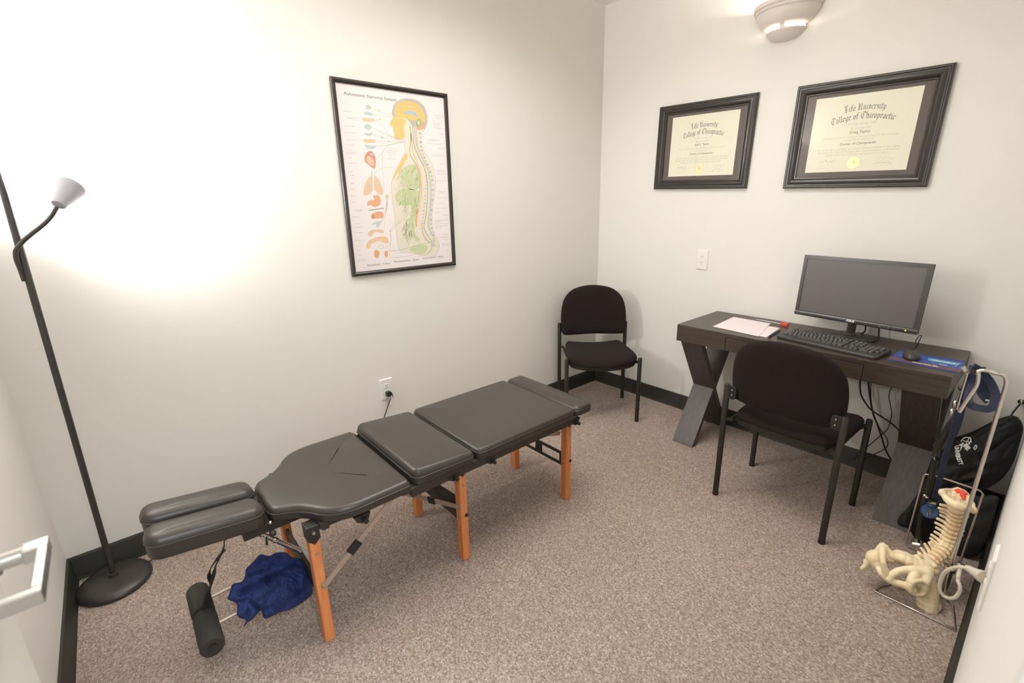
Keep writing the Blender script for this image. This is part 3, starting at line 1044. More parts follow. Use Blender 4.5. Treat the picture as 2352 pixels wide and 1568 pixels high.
# ================================================================= desk
DX0, DX1, DY0, DY1, DZ = -0.49, -0.012, -2.212, -1.006, 0.757
dk = thing('desk', 'dark espresso writing desk with crossed plank legs against the wall', 'desk', (-0.25, -1.61, 0))
MB().span((DX0, DY0, DZ - 0.022), (DX1, DY1, DZ)).build('desktop', 'desk', dk, smooth=False, bevel=0.0015, world=True)
ap = MB()
ap.span((DX0 + 0.001, DY1 - 0.29, DZ - 0.098), (DX0 + 0.018, DY1, DZ - 0.0225))
ap.span((DX0 + 0.001, DY0, DZ - 0.098), (DX0 + 0.018, DY0 + 0.29, DZ - 0.0225))
ap.span((DX1 - 0.018, DY0 + 0.018, DZ - 0.098), (DX1, DY1 - 0.018, DZ - 0.0225))
ap.span((DX0 + 0.0185, DY0, DZ - 0.098), (DX1, DY0 + 0.0175, DZ - 0.0225))
ap.span((DX0 + 0.0185, DY1 - 0.0175, DZ - 0.098), (DX1, DY1, DZ - 0.0225))
ap.span((DX0 + 0.02, DY0 + 0.02, DZ - 0.096), (DX1 - 0.02, DY1 - 0.02, DZ - 0.09))
ap.build('apron', 'desk', dk, smooth=False, bevel=0.001, world=True)
MB().span((DX0 + 0.0015, DY0 + 0.2925, DZ - 0.097), (DX0 + 0.019, DY1 - 0.2925, DZ - 0.0245)).build('drawer', 'desk', dk, smooth=False, bevel=0.001, world=True)
for y0, y1 in ((DY1 - 0.148, DY1 - 0.016), (DY0 + 0.016, DY0 + 0.148)):
    zt = DZ - 0.098
    xf, xb = DX0 + 0.02, DX1 - 0.02
    w_ = 0.075      # plank length along x at its cut ends
    lg = MB()
    sw = 0.036
    lg.prism([(xf - 0.0, 0), (xf + sw, 0), (xb, zt), (xb - sw, zt)], y0, y1, lambda a, b, h: (a, h, b))
    lg.build('leg_plank', 'deskleg', dk, smooth=False, bevel=0.001, world=True)
    lg = MB()
    lg.prism([(xb, 0), (xb - sw, 0), (xf, zt), (xf + sw, zt)], y0 + 0.0006, y1 - 0.0006, lambda a, b, h: (a, h, b))
    lg.build('leg_plank', 'deskleg', dk, smooth=False, bevel=0.001, world=True)

# ---- monitor
MC = Vector((-0.190, -1.783, 0)); MYAW = math.atan2(-0.99, -0.13)
mn = thing('computer_monitor', 'black flat computer monitor switched off on its round foot', 'monitor', (-0.115, -1.765, DZ))
ex = Vector((-0.125, -0.992, 0)).normalized()            # along the screen, to the viewer's right
tilt = 0.06
ez = Vector((0.06, 0, 1)).normalized(); ez = (ez - ex * ez.dot(ex)).normalized()
en = ex.cross(ez)
if en.x > 0: en = -en                                    # towards the viewer
MO = Vector((-0.198, -1.778, 1.005))


def mfn(a, b, h): return MO + ex * a + ez * b + en * h


HWm, HHm = 0.268, 0.158
mb = MB()
mb.prism(round_rect(-HWm, HWm, -HHm, HHm, 0.004, 2), -0.018, 0.0, mfn)
mb.prism(round_rect(-HWm * 0.75, HWm * 0.75, -HHm * 0.7, HHm * 0.7, 0.03, 4), -0.045, -0.018, mfn)
mb.build('housing', 'blkplastic', mn, smooth=False, bevel=0.002, world=True)
bz = MB()
for a0, a1, b0, b1 in ((-HWm, HWm, HHm - 0.017, HHm), (-HWm, -HWm + 0.016, -HHm + 0.026, HHm - 0.017), (HWm - 0.020, HWm, -HHm + 0.026, HHm - 0.017)):
    bz.prism([(a0, b0), (a1, b0), (a1, b1), (a0, b1)], 0.0, 0.0045, mfn)
# lower bezel is a rounded strip
P_ = [(-HHm, 0.0), (-HHm + 0.001, 0.005), (-HHm + 0.006, 0.0085), (-HHm + 0.014, 0.0095), (-HHm + 0.022, 0.008), (-HHm + 0.026, 0.003), (-HHm + 0.026, 0)]
bz.rings([[mfn(a, b, h) for b, h in P_] for a in (-HWm, HWm)])
bzo = bz.build('bezel', 'bezel', mn, world=True, auto=40)
MB().prism([(-HWm + 0.016, -HHm + 0.026), (HWm - 0.020, -HHm + 0.026), (HWm - 0.020, HHm - 0.017), (-HWm + 0.016, HHm - 0.017)], 0.0002, 0.0012, mfn).build('screen', 'screen', mn, smooth=False, world=True)
lf = Flat(lambda a, b, l: mfn(a, b, 0.0098))
lf.text('ASUS', 0.0, -HHm + 0.0085, 0.0155, 'logo', bold=0.0006, shear=0.25)
lf.done('logo_lettering', bzo, world=True, label='white maker logo lettering')
lf = Flat(lambda a, b, l: mfn(a, b, 0.0098))
for k, g in enumerate(('OO', '-I', '-D', '<>', '^')):
    lf.text(g, 0.125 + 0.018 * k, -HHm + 0.009, 0.007, 'keyleg')
lf.done('button_symbols', bzo, world=True)
lf = Flat(lambda a, b, l: mfn(a, b, 0.0099))
lf.disc((0.225, -HHm + 0.0125), 0.0028, 0.0028, 'led')
lf.done('power_light', bzo, world=True, label='glowing amber power light')
bc = Vector((-0.118, -1.765, DZ))
mb = MB().lathe([(0.0001, 0), (0.098, 0), (0.102, 0.003), (0.101, 0.008), (0.09, 0.012), (0.05, 0.0145), (0.0001, 0.015)], bc, 48, sx=0.85, sy=1.08)
mb.build('stand_foot', 'bezel', mn, world=True)
mb = MB().lathe([(0.026, 0.012), (0.029, 0.016), (0.026, 0.022), (0.0195, 0.026), (0.0185, 0.08), (0.0185, 0.16)], bc + Vector((-0.002, 0, 0)), 28)
mb.beam(bc + Vector((-0.004, 0, 0.14)), mfn(0.0, -0.07, -0.045), 0.05, 0.03)
mb.build('stand_neck', 'bezel', mn, world=True)
MB().tube(crom([mfn(0.045, -0.10, -0.05), bc + Vector((0.05, -0.045, 0.07)), bc + Vector((0.03, -0.052, 0.035)), bc + Vector((0.07, -0.03, 0.012)), bc + Vector((0.100, -0.01, 0.006))], 6), 0.0035, 8).build('monitor_cable', 'blkcable', mn, world=True)
MB().tube(crom([mfn(0.085, -0.10, -0.05), bc + Vector((0.055, -0.10, 0.06)), bc + Vector((0.06, -0.105, 0.02)), bc + Vector((0.095, -0.10, 0.004))], 6), 0.0035, 8).build('monitor_cable', 'blkcable', mn, world=True)

# ---- keyboard
kc = Vector((-0.350, -1.745, DZ))
kdir = Vector((-0.155, -0.988, 0)).normalized()
kb = thing('keyboard', 'full-size black keyboard in front of the monitor', 'keyboard', tuple(kc), math.atan2(kdir.y, kdir.x))
# local x along the keyboard (viewer's left to right), local y away from the wall is -, towards the wall is +
KL, KD = 0.446, 0.165
khf = lambda b: 0.016 + 0.010 * (b + KD / 2) / KD
mb = MB()
ring = round_rect(-KL / 2, KL / 2, -KD / 2, KD / 2, 0.012, 4)
mb.rings([[(p[0], p[1], z(p[1])) for p in offset_loop(ring, d)] for d, z in ((0.004, lambda b: 0.0), (0.0, lambda b: 0.004), (0.0, lambda b: khf(b) - 0.004), (0.003, lambda b: khf(b) - 0.001), (0.007, lambda b: khf(b) - 0.0015))])
mb.build('case', 'key', kb, auto=40)
ux = 0.0187
rows = [[1, -1, 1, 1, 1, 1, -.5, 1, 1, 1, 1, -.5, 1, 1, 1, 1],
        [1] * 13 + [2],
        [1.5] + [1] * 12 + [1.5],
        [1.75] + [1] * 11 + [2.25],
        [2.25] + [1] * 10 + [2.75],
        [1.25, 1.25, 1.25, 6.25, 1.25, 1.25, 1.25, 1.25]]
nav = {0: [1, 1, 1], 1: [1, 1, 1], 2: [1, 1, 1], 4: [-1, 1], 5: [1, 1, 1]}
num = {1: [1, 1, 1, 1], 2: [1, 1, 1, 1], 3: [1, 1, 1], 4: [1, 1, 1, 1], 5: [2, 1]}
keys = []
for ri in range(6):
    y = KD / 2 - 0.017 - ri * ux * 1.03 - (0.005 if ri else 0) * 1
    for x0, lst in ((-KL / 2 + 0.012, rows[ri]), (-KL / 2 + 0.012 + 15.35 * ux, nav.get(ri, [])), (-KL / 2 + 0.012 + 18.7 * ux, num.get(ri, []))):
        x = x0
        for w_ in lst:
            if w_ > 0: keys.append((x, x + w_ * ux, y))
            x += abs(w_) * ux


def key_mesh(mb, k, lay=True):
    x0, x1, y = k
    g = 0.0016
    hy = ux / 2 - g / 2
    z = khf(y)
    a0, a1 = x0 + g / 2, x1 - g / 2
    mb.mi = 0
    mb.rings([[(a0 + d, y - hy + d, z - 0.003 + h), (a1 - d, y - hy + d, z - 0.003 + h), (a1 - d, y + hy - d, z - 0.003 + h), (a0 + d, y + hy - d, z - 0.003 + h)] for d, h in ((0, 0), (0.0006, 0.006), (0.002, 0.009))])
    if lay and x1 - x0 < 2.9 * ux:
        mb.mi = 1
        zz = z + 0.0062
        cx = a0 + 0.0055
        i = mb.addv([(cx - 0.0018, y - 0.001, zz), (cx + 0.0018, y - 0.001, zz), (cx + 0.0018, y + 0.004, zz), (cx - 0.0018, y + 0.004, zz)])
        mb.face((i, i + 1, i + 2, i + 3))


for k in keys[:100]:
    m = MB(); key_mesh(m, k); m.build('key', ['key', 'keyleg'], kb, smooth=False, fixn=False)
if len(keys) > 100:
    m = MB()
    for k in keys[100:]: key_mesh(m, k)
    m.build('key', ['key', 'keyleg'], kb, smooth=False, fixn=False, kind='stuff')

# ---- mouse pad, mouse
mpd = thing('mouse_pad', 'blue and plum printed mouse pad at the right end of the desk', 'mouse pad', (-0.32, -2.108, DZ))
A0, A1, A2, A3 = Vector((-0.407, -1.987, DZ)), Vector((-0.238, -1.994, DZ)), Vector((-0.226, -2.218, DZ)), Vector((-0.418, -2.226, DZ))
mb = MB()
i = mb.addv([A0, A1, A2, A3] + [p + Vector((0, 0, 0.004)) for p in (A0, A1, A2, A3)])
for q in ((0, 1, 2, 3), (4, 5, 6, 7), (0, 1, 5, 4), (1, 2, 6, 5), (2, 3, 7, 6), (3, 0, 4, 7)): mb.face([i + k for k in q])
mb.build('pad', 'bluepad', mpd, smooth=False, world=True)


def padfn(a, b, l):      # a 0..1 left to right, b 0..1 bottom to top
    p = (A0 * (1 - a) + A3 * a) * (1 - b) + (A1 * (1 - a) + A2 * a) * b
    return p + Vector((0, 0, 0.0041 + 0.00012 * l))


pf = Flat(padfn)
pf.poly([(0, 0), (1, 0), (1, 0.24), (0, 0.24)], 'plumpad', 1)
pf.poly([(0, 0.9), (1, 0.9), (1, 1), (0, 1)], 'bluepad2', 1)
pf.poly([(0.5, 0.52), (0.9, 0.52), (0.93, 0.74), (0.5, 0.74)], 'cyanpad', 1)
pf.line([(0.9, 0.42), (0.95, 0.78)], 0.008, 'cert', 2, 0)
pf.line([(0.08, 0.5), (0.16, 0.82)], 0.008, 'cert', 2, 0)
pf.line([(0.05, 0.33), (0.4, 0.33)], 0.03, 'bluepad2', 1, 0)
pf.line([(0.3, 0.5), (0.45, 0.5)], 0.04, 'bluepad2', 1, 0)
pf.line([(0.56, 0.4), (0.66, 0.4)], 0.03, 'cyanpad', 2, 0)
pf.line([(0.68, 0.37), (0.8, 0.36)], 0.04, 'cert', 2, 0)


def padtxt(txt, a0, b0, wd, ht, m):
    V, F = text2d(txt, 1.0, align='LEFT', bold=0.02)
    mx = max(v[0] for v in V)
    pf.use(m)
    i = pf.addv([padfn(a0 + v[0] / mx * wd, b0 + v[1] * ht, 3) for v in V])
    for f in F: pf.face([i + k for k in f])


padtxt('innerview.life', 0.34, 0.07, 0.36, 0.16, 'cert')
padtxt('INSIGHTSUBLUX', 0.55, 0.57, 0.34, 0.15, 'cert')
pf.done('pad_print', mpd, world=True)
ms = thing('computer_mouse', 'black oval computer mouse lying on the blue mouse pad', 'mouse', (-0.335, -2.052, DZ + 0.004))
mb = MB()
nn = 10
for i_ in range(1):
    prof = [(0.026, 0.0), (0.030, 0.004), (0.0315, 0.012), (0.029, 0.021), (0.022, 0.029), (0.012, 0.0335), (0.0001, 0.035)]
    base = len(mb.v)
    mb.lathe([(0.0001, 0.0)] + prof, (0, 0, 0), 28, sx=1.75, sy=1.0)
mo = mb.build('body', 'key', ms, auto=60)
mo.rotation_euler = (0, 0, math.radians(12))
MB().tube(crom([(0.05, 0.004, 0.012), (0.062, 0.004, 0.03), (0.07, 0.006, 0.06), (0.076, 0.0, 0.085), (0.084, -0.008, 0.088), (0.092, -0.004, 0.07), (0.10, 0.004, 0.03), (0.13, 0.02, 0.0), (0.2, 0.03, -0.0015)], 6), 0.0018, 8).build('mouse_cable', 'blkcable', ms)

# ---- papers, pen, reflex hammer
for k, (cs, dz, lab) in enumerate((([(1637, 750), (1685, 728), (1770, 743), (1742, 773)], 0.0, 'white sheet of paper lying at the left end of the desk, topmost of two'),
                                   ([(1700, 762), (1722, 742), (1791, 753), (1760, 775)], -0.0007, 'white sheet of paper peeking out from under the other sheet'))):
    q = [PZ(u, v, DZ) for u, v in cs]
    z0 = DZ + 0.0015 + dz
    mb = MB()
    n_ = 8
    top = []
    for i in range(n_ + 1):
        for j in range(n_ + 1):
            s_, t_ = i / n_, j / n_
            p = (q[0] * (1 - s_) + q[3] * s_) * (1 - t_) + (q[1] * (1 - s_) + q[2] * s_) * t_
            top.append(Vector((p.x, p.y, z0 + (0.0018 * max(0, s_ - 0.7) if k == 0 else 0))))
    i0 = mb.addv(top)
    for i in range(n_):
        for j in range(n_): mb.face((i0 + i * (n_ + 1) + j, i0 + (i + 1) * (n_ + 1) + j, i0 + (i + 1) * (n_ + 1) + j + 1, i0 + i * (n_ + 1) + j + 1))
    o = mb.build('paper_sheet', 'paper', smooth=False)
    sol = o.modifiers.new('thickness', 'SOLIDIFY'); sol.thickness = 0.0004
    tag(o, lab, 'paper', 'papers on the desk')
pn = thing('pen', 'dark navy ballpoint pen beside the papers on the desk', 'pen', tuple(PZ(1778, 765, DZ)))
a, b = PZ(1764, 774, DZ + 0.007), PZ(1792, 757, DZ + 0.007)
d = b - a
MB().tube([a, a + d * 0.08, a + d * 0.12, a + d * 0.98, b], [0.001, 0.0035, 0.0048, 0.0048, 0.0035], 12).build('barrel', 'penblue', pn, world=True)
MB().beam(a + d * 0.62 + Vector((0, 0, 0.0065)), a + d * 0.97 + Vector((0, 0, 0.0065)), 0.003, 0.0015).build('clip', 'satin', pn, world=True)
hm = thing('reflex_hammer', 'reflex hammer with silver handle and red rubber head behind papers', 'hammer', tuple(PZ(1770, 740, DZ)))
a, b = PZ(1735, 733, DZ + 0.006), PZ(1796, 744, DZ + 0.008)
d = b - a
MB().tube([a, a + d * 0.3, a + d * 0.45, b + d * 0.1], [0.002, 0.0048, 0.0032, 0.0032], 12).build('handle', 'satin', hm, world=True)
c_ = PZ(1802, 744, DZ + 0.012)
hw = MB().prism([(-0.021, -0.007), (0.021, -0.010), (0.021, 0.010), (-0.021, 0.007)], -0.0115, 0.0115, lambda a, b, h: c_ + Vector((h, -a, b)))
hw.build('rubber_head', 'redrub', hm, smooth=False, bevel=0.004, world=True)

# ---- cables under the desk
for pts, r, x, lab in (([(1974, 868), (1976, 899), (1988, 925), (2005, 944), (2044, 969), (2071, 993), (2100, 1010)], 0.0042, -0.075, 'thick black cable under the desk running down towards the right legs'),
                       ([(1990, 875), (1999, 916), (2005, 947), (2015, 974), (2025, 1003), (2034, 1032), (2050, 1062), (2060, 1085)], 0.0042, -0.05, 'thick black cable under the desk hanging down to the baseboard'),
                       ([(1999, 876), (2000, 905), (2003, 940), (2008, 960), (2022, 985), (2035, 1003), (2039, 1020), (2030, 1032), (2003, 1045), (1970, 1062)], 0.0022, -0.04, 'thin black cable under the desk looping back to the left'),
                       ([(2049, 890), (2042, 906), (2045, 930), (2048, 952), (2040, 982), (2027, 996), (2005, 1015), (1985, 1033), (1960, 1055)], 0.0020, -0.035, 'thin black cable under the desk, rightmost where it leaves the apron')):
    P = [PX(u, v, x) for u, v in pts]
    P[0] = P[0] + Vector((0, 0, 0.03))
    o = MB().tube(crom(P, 6), r, 8).build('desk_cable', 'blkcable')
    tag(o, lab, 'cable', 'cables under the desk')

# ================================================================= floor lamp
lx, ly = -3.19, -0.142
LB = Vector((lx, ly, 0))
PTOP = Vector((-3.155, -0.125, 1.93))
fl = thing('floor_lamp', 'black floor lamp with round base and bendable side arm', 'floor lamp', (lx, ly, 0))
MB().lathe([(0.0001, 0.0), (0.120, 0.0), (0.124, 0.006), (0.1235, 0.014), (0.116, 0.024), (0.102, 0.031), (0.085, 0.034), (0.03, 0.037), (0.0001, 0.038)], LB, 56).build('base', 'lamp', fl, world=True)
MB().tube([LB + Vector((0, 0.005, 0.034)), PTOP], 0.0105, 16).build('pole', 'lamp', fl, world=True)
MB().lathe([(0.0001, 0.036), (0.016, 0.037), (0.0155, 0.05), (0.0001, 0.055)], LB + Vector((0, 0.005, 0)), 18).build('pole_collar', 'lamp', fl, world=True)
yb = -0.142
gp = [PY(56, 645, yb + 0.010), PY(46, 618, yb + 0.004), PY(37, 594, yb - 0.002), PY(37, 574, yb - 0.006), PY(52, 555, yb - 0.008), PY(75, 535, yb - 0.012), PY(98, 517, yb - 0.016), PY(117, 498, yb - 0.02), PY(131, 475, yb - 0.02)]
gn = MB().tube(crom(gp, 6), 0.0068, 12).build('gooseneck', 'lamp', fl, world=True)
h0 = PY(136, 468, -0.160)
h1 = PY(157, 434, -0.125)
zax = (h1 - h0).normalized()
zax = (zax + Vector((0.16, 0.28, 0.25))).normalized()
xax = Vector((0, 0, 1)).cross(zax).normalized(); yax = zax.cross(xax)
Rl = Matrix((xax, yax, zax)).transposed()
MB().lathe([(0.0001, -0.006), (0.019, -0.006), (0.021, 0.0), (0.022, 0.008), (0.043, 0.072), (0.045, 0.084), (0.0425, 0.084), (0.040, 0.07), (0.019, 0.010), (0.0001, 0.008)], h0, 36, R=Rl).build('reading_shade', 'cup', fl, world=True, label='white cone-shaped shade of the side arm')
bulb_c = h0 + zax * 0.062
MB().ball(bulb_c, 0.02, 12).build('reading_bulb', 'bulb', fl, world=True)
light('reading_lamp_light', 'POINT', tuple(h0 + zax * 0.092), 56, (1.0, 0.99, 0.99), 0.03)
# torchiere bowl on top of the pole (above the frame)
tp = Vector((PTOP.x, PTOP.y - 0.02, PTOP.z))
MB().lathe([(0.0001, -0.005), (0.02, -0.004), (0.05, 0.008), (0.09, 0.04), (0.115, 0.085), (0.112, 0.085), (0.086, 0.044), (0.048, 0.013), (0.0001, 0.002)], tp, 40).build('torchiere_bowl', 'cup', fl, world=True)
MB().ball(tp + Vector((0, 0, 0.06)), 0.028, 12).build('torchiere_bulb', 'bulb', fl, world=True)
light('torchiere_light', 'POINT', tuple(tp + Vector((0, 0, 0.115))), 33, (1.0, 0.98, 0.95), 0.06)
# power cord: base -> along the baseboard -> behind the table -> outlet
oc = pix(892, 903, 1, -0.02)
pts = [LB + Vector((0.09, 0.03, 0.02)), LB + Vector((0.13, 0.05, 0.012)), Vector((-3.02, -0.07, 0.02)), Vector((-2.9, -0.05, 0.09)), Vector((-2.7, -0.04, 0.03)), Vector((-2.3, -0.04, 0.005)), Vector((-2.0, -0.05, 0.02)),
       PY(875, 985, -0.05), PY(882, 960, -0.045), PY(890, 935, -0.04), PY(898, 915, -0.035), oc + Vector((0.014, -0.028, -0.012))]
MB().tube(crom(pts, 6), 0.0028, 8).build('power_cord', 'blkcable', fl, world=True)
pm = MB().prism([(-0.012, -0.014), (0.004, -0.016), (0.02, -0.024), (0.024, -0.018), (0.016, 0.004), (0.010, 0.012), (-0.012, 0.010)], -0.034, -0.0075, lambda a, b, h: (oc.x + a, h, oc.z + b))
pm.build('plug', 'blkplastic', fl, bevel=0.002, world=True, smooth=False)
t0 = PY(900, 908, -0.04); t1 = PY(896, 929, -0.04)
for dx, ang in ((0.0, 0.1), (0.004, -0.15)):
    MB().beam(t0 + Vector((dx, 0, 0)), t1 + Vector((dx + ang * 0.03, -0.004 * dx / 0.004, 0)), 0.0006, 0.009, up=(0, 1, 0)).build('cord_tag', 'paper', fl, world=True, smooth=False, label='white paper tag on the cord')


# ================================================================= outlets
def outlet(label, fn, name='wall_outlet', decora=False):
    "fn(a, b, h): plate coordinates -> world, h away from the wall"
    o = thing(name, label, 'outlet', tuple(fn(0, 0, 0)))
    w_, h_ = 0.0385, 0.0625
    m = MB()
    m.rings([[fn(a * (w_ - d), b * (h_ - d), z) for a, b in ((-1, -1), (1, -1), (1, 1), (-1, 1))] for d, z in ((0, 0.0003), (0, 0.0035), (0.0035, 0.0062))])
    m.build('cover_plate', 'outlet', o, smooth=False, world=True)
    fc = MB()
    if decora:
        fc.prism([(-0.0165, -0.033), (0.0165, -0.033), (0.0165, 0.033), (-0.0165, 0.033)], 0.006, 0.0082, fn)
    else:
        for s_ in (-1, 1):
            fc.prism(round_rect(-0.0165, 0.0165, s_ * 0.0195 - 0.014, s_ * 0.0195 + 0.014, 0.008, 4), 0.006, 0.0078, fn)
    fc.build('receptacle', 'outlet', o, smooth=False, bevel=0.0006, world=True)
    sl = MB()
    hz = 0.0083 if decora else 0.0079
    for s_ in (-1, 1):
        c = s_ * 0.0195
        for dx, hh in ((-0.0065, 0.0045), (0.0065, 0.0036)):
            sl.prism([(dx - 0.0012, c + 0.004 - hh), (dx + 0.0012, c + 0.004 - hh), (dx + 0.0012, c + 0.004 + hh), (dx - 0.0012, c + 0.004 + hh)], hz - 0.0003, hz + 0.0002, fn)
        sl.prism(round_rect(-0.0024, 0.0024, c - 0.0105, c - 0.0055, 0.0022, 3), hz - 0.0003, hz + 0.0002, fn)
    sl.build('socket_slots', 'slot', o, smooth=False, world=True)
    sc = MB()
    for b in ((-0.052, 0.052) if decora else (0,)):
        sc.prism([(0.0025 * math.cos(t * PI / 4), b + 0.0025 * math.sin(t * PI / 4)) for t in range(8)], 0.006, 0.0068, fn)
    sc.build('screw', 'outlet', o, smooth=False, world=True)
    return o


pa = PY(887.5, 892.5, 0)
outlet('white outlet plate low on the wall with black plug', lambda a, b, h: Vector((pa.x + a, -h, pa.z + b)))
pb_ = PX(1613.5, 596.5, 0)
outlet('white empty outlet plate on the wall left of the monitor', lambda a, b, h: Vector((-h, pb_.y - a, pb_.z + b)), decora=True)
pc = Vector((-1.66, -ROOM_L, 0.675))
outlet('white wall plate with beige plug at the right edge of view', lambda a, b, h: Vector((pc.x + a, -ROOM_L + h, pc.z + b)))

# beige plug and looping cable on that plate
pg = thing('beige_cable', 'thick beige cable looping from a plug at the right wall', 'cable', (pc.x, pc.y + 0.008, pc.z))
pl0 = Vector((pc.x, pc.y + 0.0085, pc.z - 0.006))
e1 = PX(2222, 1304, -1.62)
e0 = e1 + (pl0 - e1) * 0.62
MB().tube([pl0, pl0 + (e0 - pl0) * 0.5, e0, e0.lerp(e1, 0.5), e1], [0.0135, 0.013, 0.0105, 0.0085, 0.0065], 18).build('plug', 'cable', pg, world=True)
cp = [e1.lerp(e0, 0.3)] + [PX(u, v, x) for u, v, x in ((2208, 1302, -1.62), (2189, 1304, -1.615), (2170, 1314, -1.61), (2159, 1338, -1.60), (2160, 1358, -1.60), (2172, 1371, -1.60), (2190, 1373, -1.61), (2202, 1362, -1.61), (2205, 1347, -1.61), (2200, 1332, -1.6), (2202, 1318, -1.58), (2205, 1306, -1.45), (2205, 1301, -1.25), (2204, 1297, -1.05), (2202, 1296, -0.85), (2200, 1310, -0.78), (2196, 1335, -0.77))] + [Vector((-0.72, -2.42, 0.008))]
MB().tube(crom(cp, 6), 0.0037, 12).build('cord', 'cable', pg, world=True)


# ================================================================= pictures on the walls
def frame_ring(mb, x0, x1, y0, y1, prof, fn):
    rings = []
    for d, h in prof:
        rings.append([fn(x0 + d, y0 + d, h), fn(x1 - d, y0 + d, h), fn(x1 - d, y1 - d, h), fn(x0 + d, y1 - d, h)])
    n = len(rings); base = len(mb.v)
    for r_ in rings: mb.addv(r_)
    for i in range(n):
        j = (i + 1) % n
        for k in range(4):
            l = (k + 1) % 4
            mb.face((base + i * 4 + k, base + i * 4 + l, base + j * 4 + l, base + j * 4 + k))
    return mb


# --- anatomical poster
PXC, PZC, PW, PH = -1.671, 1.575, 0.646, 0.937
ps = thing('framed_poster', 'tall black-framed nervous system anatomy poster on the wall', 'picture', (PXC, 0, PZC))
PR = math.radians(-0.35)


def pofn(a, b, h):
    return Vector((PXC + a * math.cos(PR) - b * math.sin(PR), -0.003 - h, PZC + a * math.sin(PR) + b * math.cos(PR)))


prof = [(0, 0), (0, 0.010), (0.003, 0.015), (0.008, 0.017), (0.014, 0.0165), (0.019, 0.013), (0.022, 0.009), (0.022, 0.0)]
frame_ring(MB(), -PW / 2, PW / 2, -PH / 2, PH / 2, prof, pofn).build('frame', 'frame', ps, world=True, auto=25)
MB().prism([(-PW / 2 + 0.018, -PH / 2 + 0.018), (PW / 2 - 0.018, -PH / 2 + 0.018), (PW / 2 - 0.018, PH / 2 - 0.018), (-PW / 2 + 0.018, PH / 2 - 0.018)], 0.001, 0.004, pofn).build('poster_sheet', 'poster', ps, smooth=False, world=True)


def zz(u, v):            # reading of the chart -> sheet coordinates
    p = pix(740 + u / 3.0735, 150 + v / 3.0735, 1, -0.009)
    dx, dz = p.x - PXC, p.z - PZC
    return (dx * math.cos(PR) + dz * math.sin(PR), -dx * math.sin(PR) + dz * math.cos(PR))


pr = Flat(lambda a, b, l: pofn(a, b, 0.0041 + 0.00006 * l))


def Z(l): return [zz(*p) for p in l]


a0, b0 = zz(152, 198)
V, F = text2d('Autonomic Nervous System', 1.0, align='LEFT', bold=0.01)
mx = max(v[0] for v in V)
a1, _ = zz(522, 236)
pr.use('p_txt'); i0 = pr.addv([pr.fn(a0 + v[0] / mx * (a1 - a0), b0 - 0.005 + v[1] * 0.021, 2) for v in V])
for f in F: pr.face([i0 + k for k in f])
# head, neck and trunk outline
body = [(500, 360), (497, 310), (515, 265), (560, 238), (620, 232), (680, 250), (725, 295), (745, 360), (740, 420), (722, 455), (708, 480), (706, 560), (730, 620), (780, 700), (800, 800), (797, 900), (780, 1000), (778, 1130), (800, 1200), (828, 1270), (805, 1340),
        (735, 1345), (600, 1320), (548, 1310), (525, 1180), (510, 1040), (495, 930), (490, 840), (505, 780), (545, 690), (585, 610), (582, 560), (575, 525), (515, 515), (510, 470), (498, 432), (482, 425), (482, 405), (500, 375)]
bz_ = Z(body)
pr.smooth(bz_, 'p_skin', 1, 4)
bs = [(p.x, p.y) for p in crom([(a, b, 0) for a, b in bz_], 4, True)]
pr.line(bs + [bs[0]], 0.0016, 'p_gry', 2, 0)
pr.smooth(Z([(500, 355), (499, 310), (518, 268), (562, 242), (620, 236), (678, 254), (722, 298), (741, 360), (736, 420), (716, 450), (650, 440), (600, 380)]), 'p_gry', 3, 4)
pr.smooth(Z([(512, 345), (512, 305), (535, 268), (580, 250), (640, 255), (690, 285), (722, 340), (730, 390), (715, 430), (670, 400), (600, 378), (545, 368)]), 'p_yel', 4, 4)
pr.smooth(Z([(668, 452), (664, 420), (690, 395), (725, 405), (712, 438), (690, 455)]), 'p_or', 5, 4)
pr.smooth(Z([(580, 340), (600, 322), (640, 322), (670, 345), (672, 368), (640, 345), (605, 345)]), 'p_blu', 5, 4)
pr.smooth(Z([(664, 420), (672, 380), (700, 385), (698, 420), (680, 432)]), 'p_grn2', 6, 4)
pr.disc(zz(682, 405), 0.006, 0.008, 'p_skin', 7)
for k, (u0, v0, u1, v1) in enumerate(((530, 300, 700, 330), (545, 280, 690, 300), (530, 330, 610, 360), (560, 265, 660, 270), (690, 330, 715, 400))):
    um, vm = (u0 + u1) / 2, (v0 + v1) / 2 - 14
    pr.line(Z([(u0, v0), (um, vm), (u1, v1)]), 0.0018, 'p_or', 5, 6)
pr.smooth(Z([(505, 362), (545, 372), (590, 385), (580, 440), (585, 500), (570, 518), (515, 515), (512, 475), (500, 434), (484, 425), (484, 405), (500, 378)]), 'p_yel', 3, 4)
pr.disc(zz(514, 464), 0.003, 0.002, 'p_red', 5)
pr.smooth(Z([(590, 625), (605, 640), (575, 700), (540, 750), (505, 805), (503, 785), (545, 700)]), 'p_yel', 3, 4)
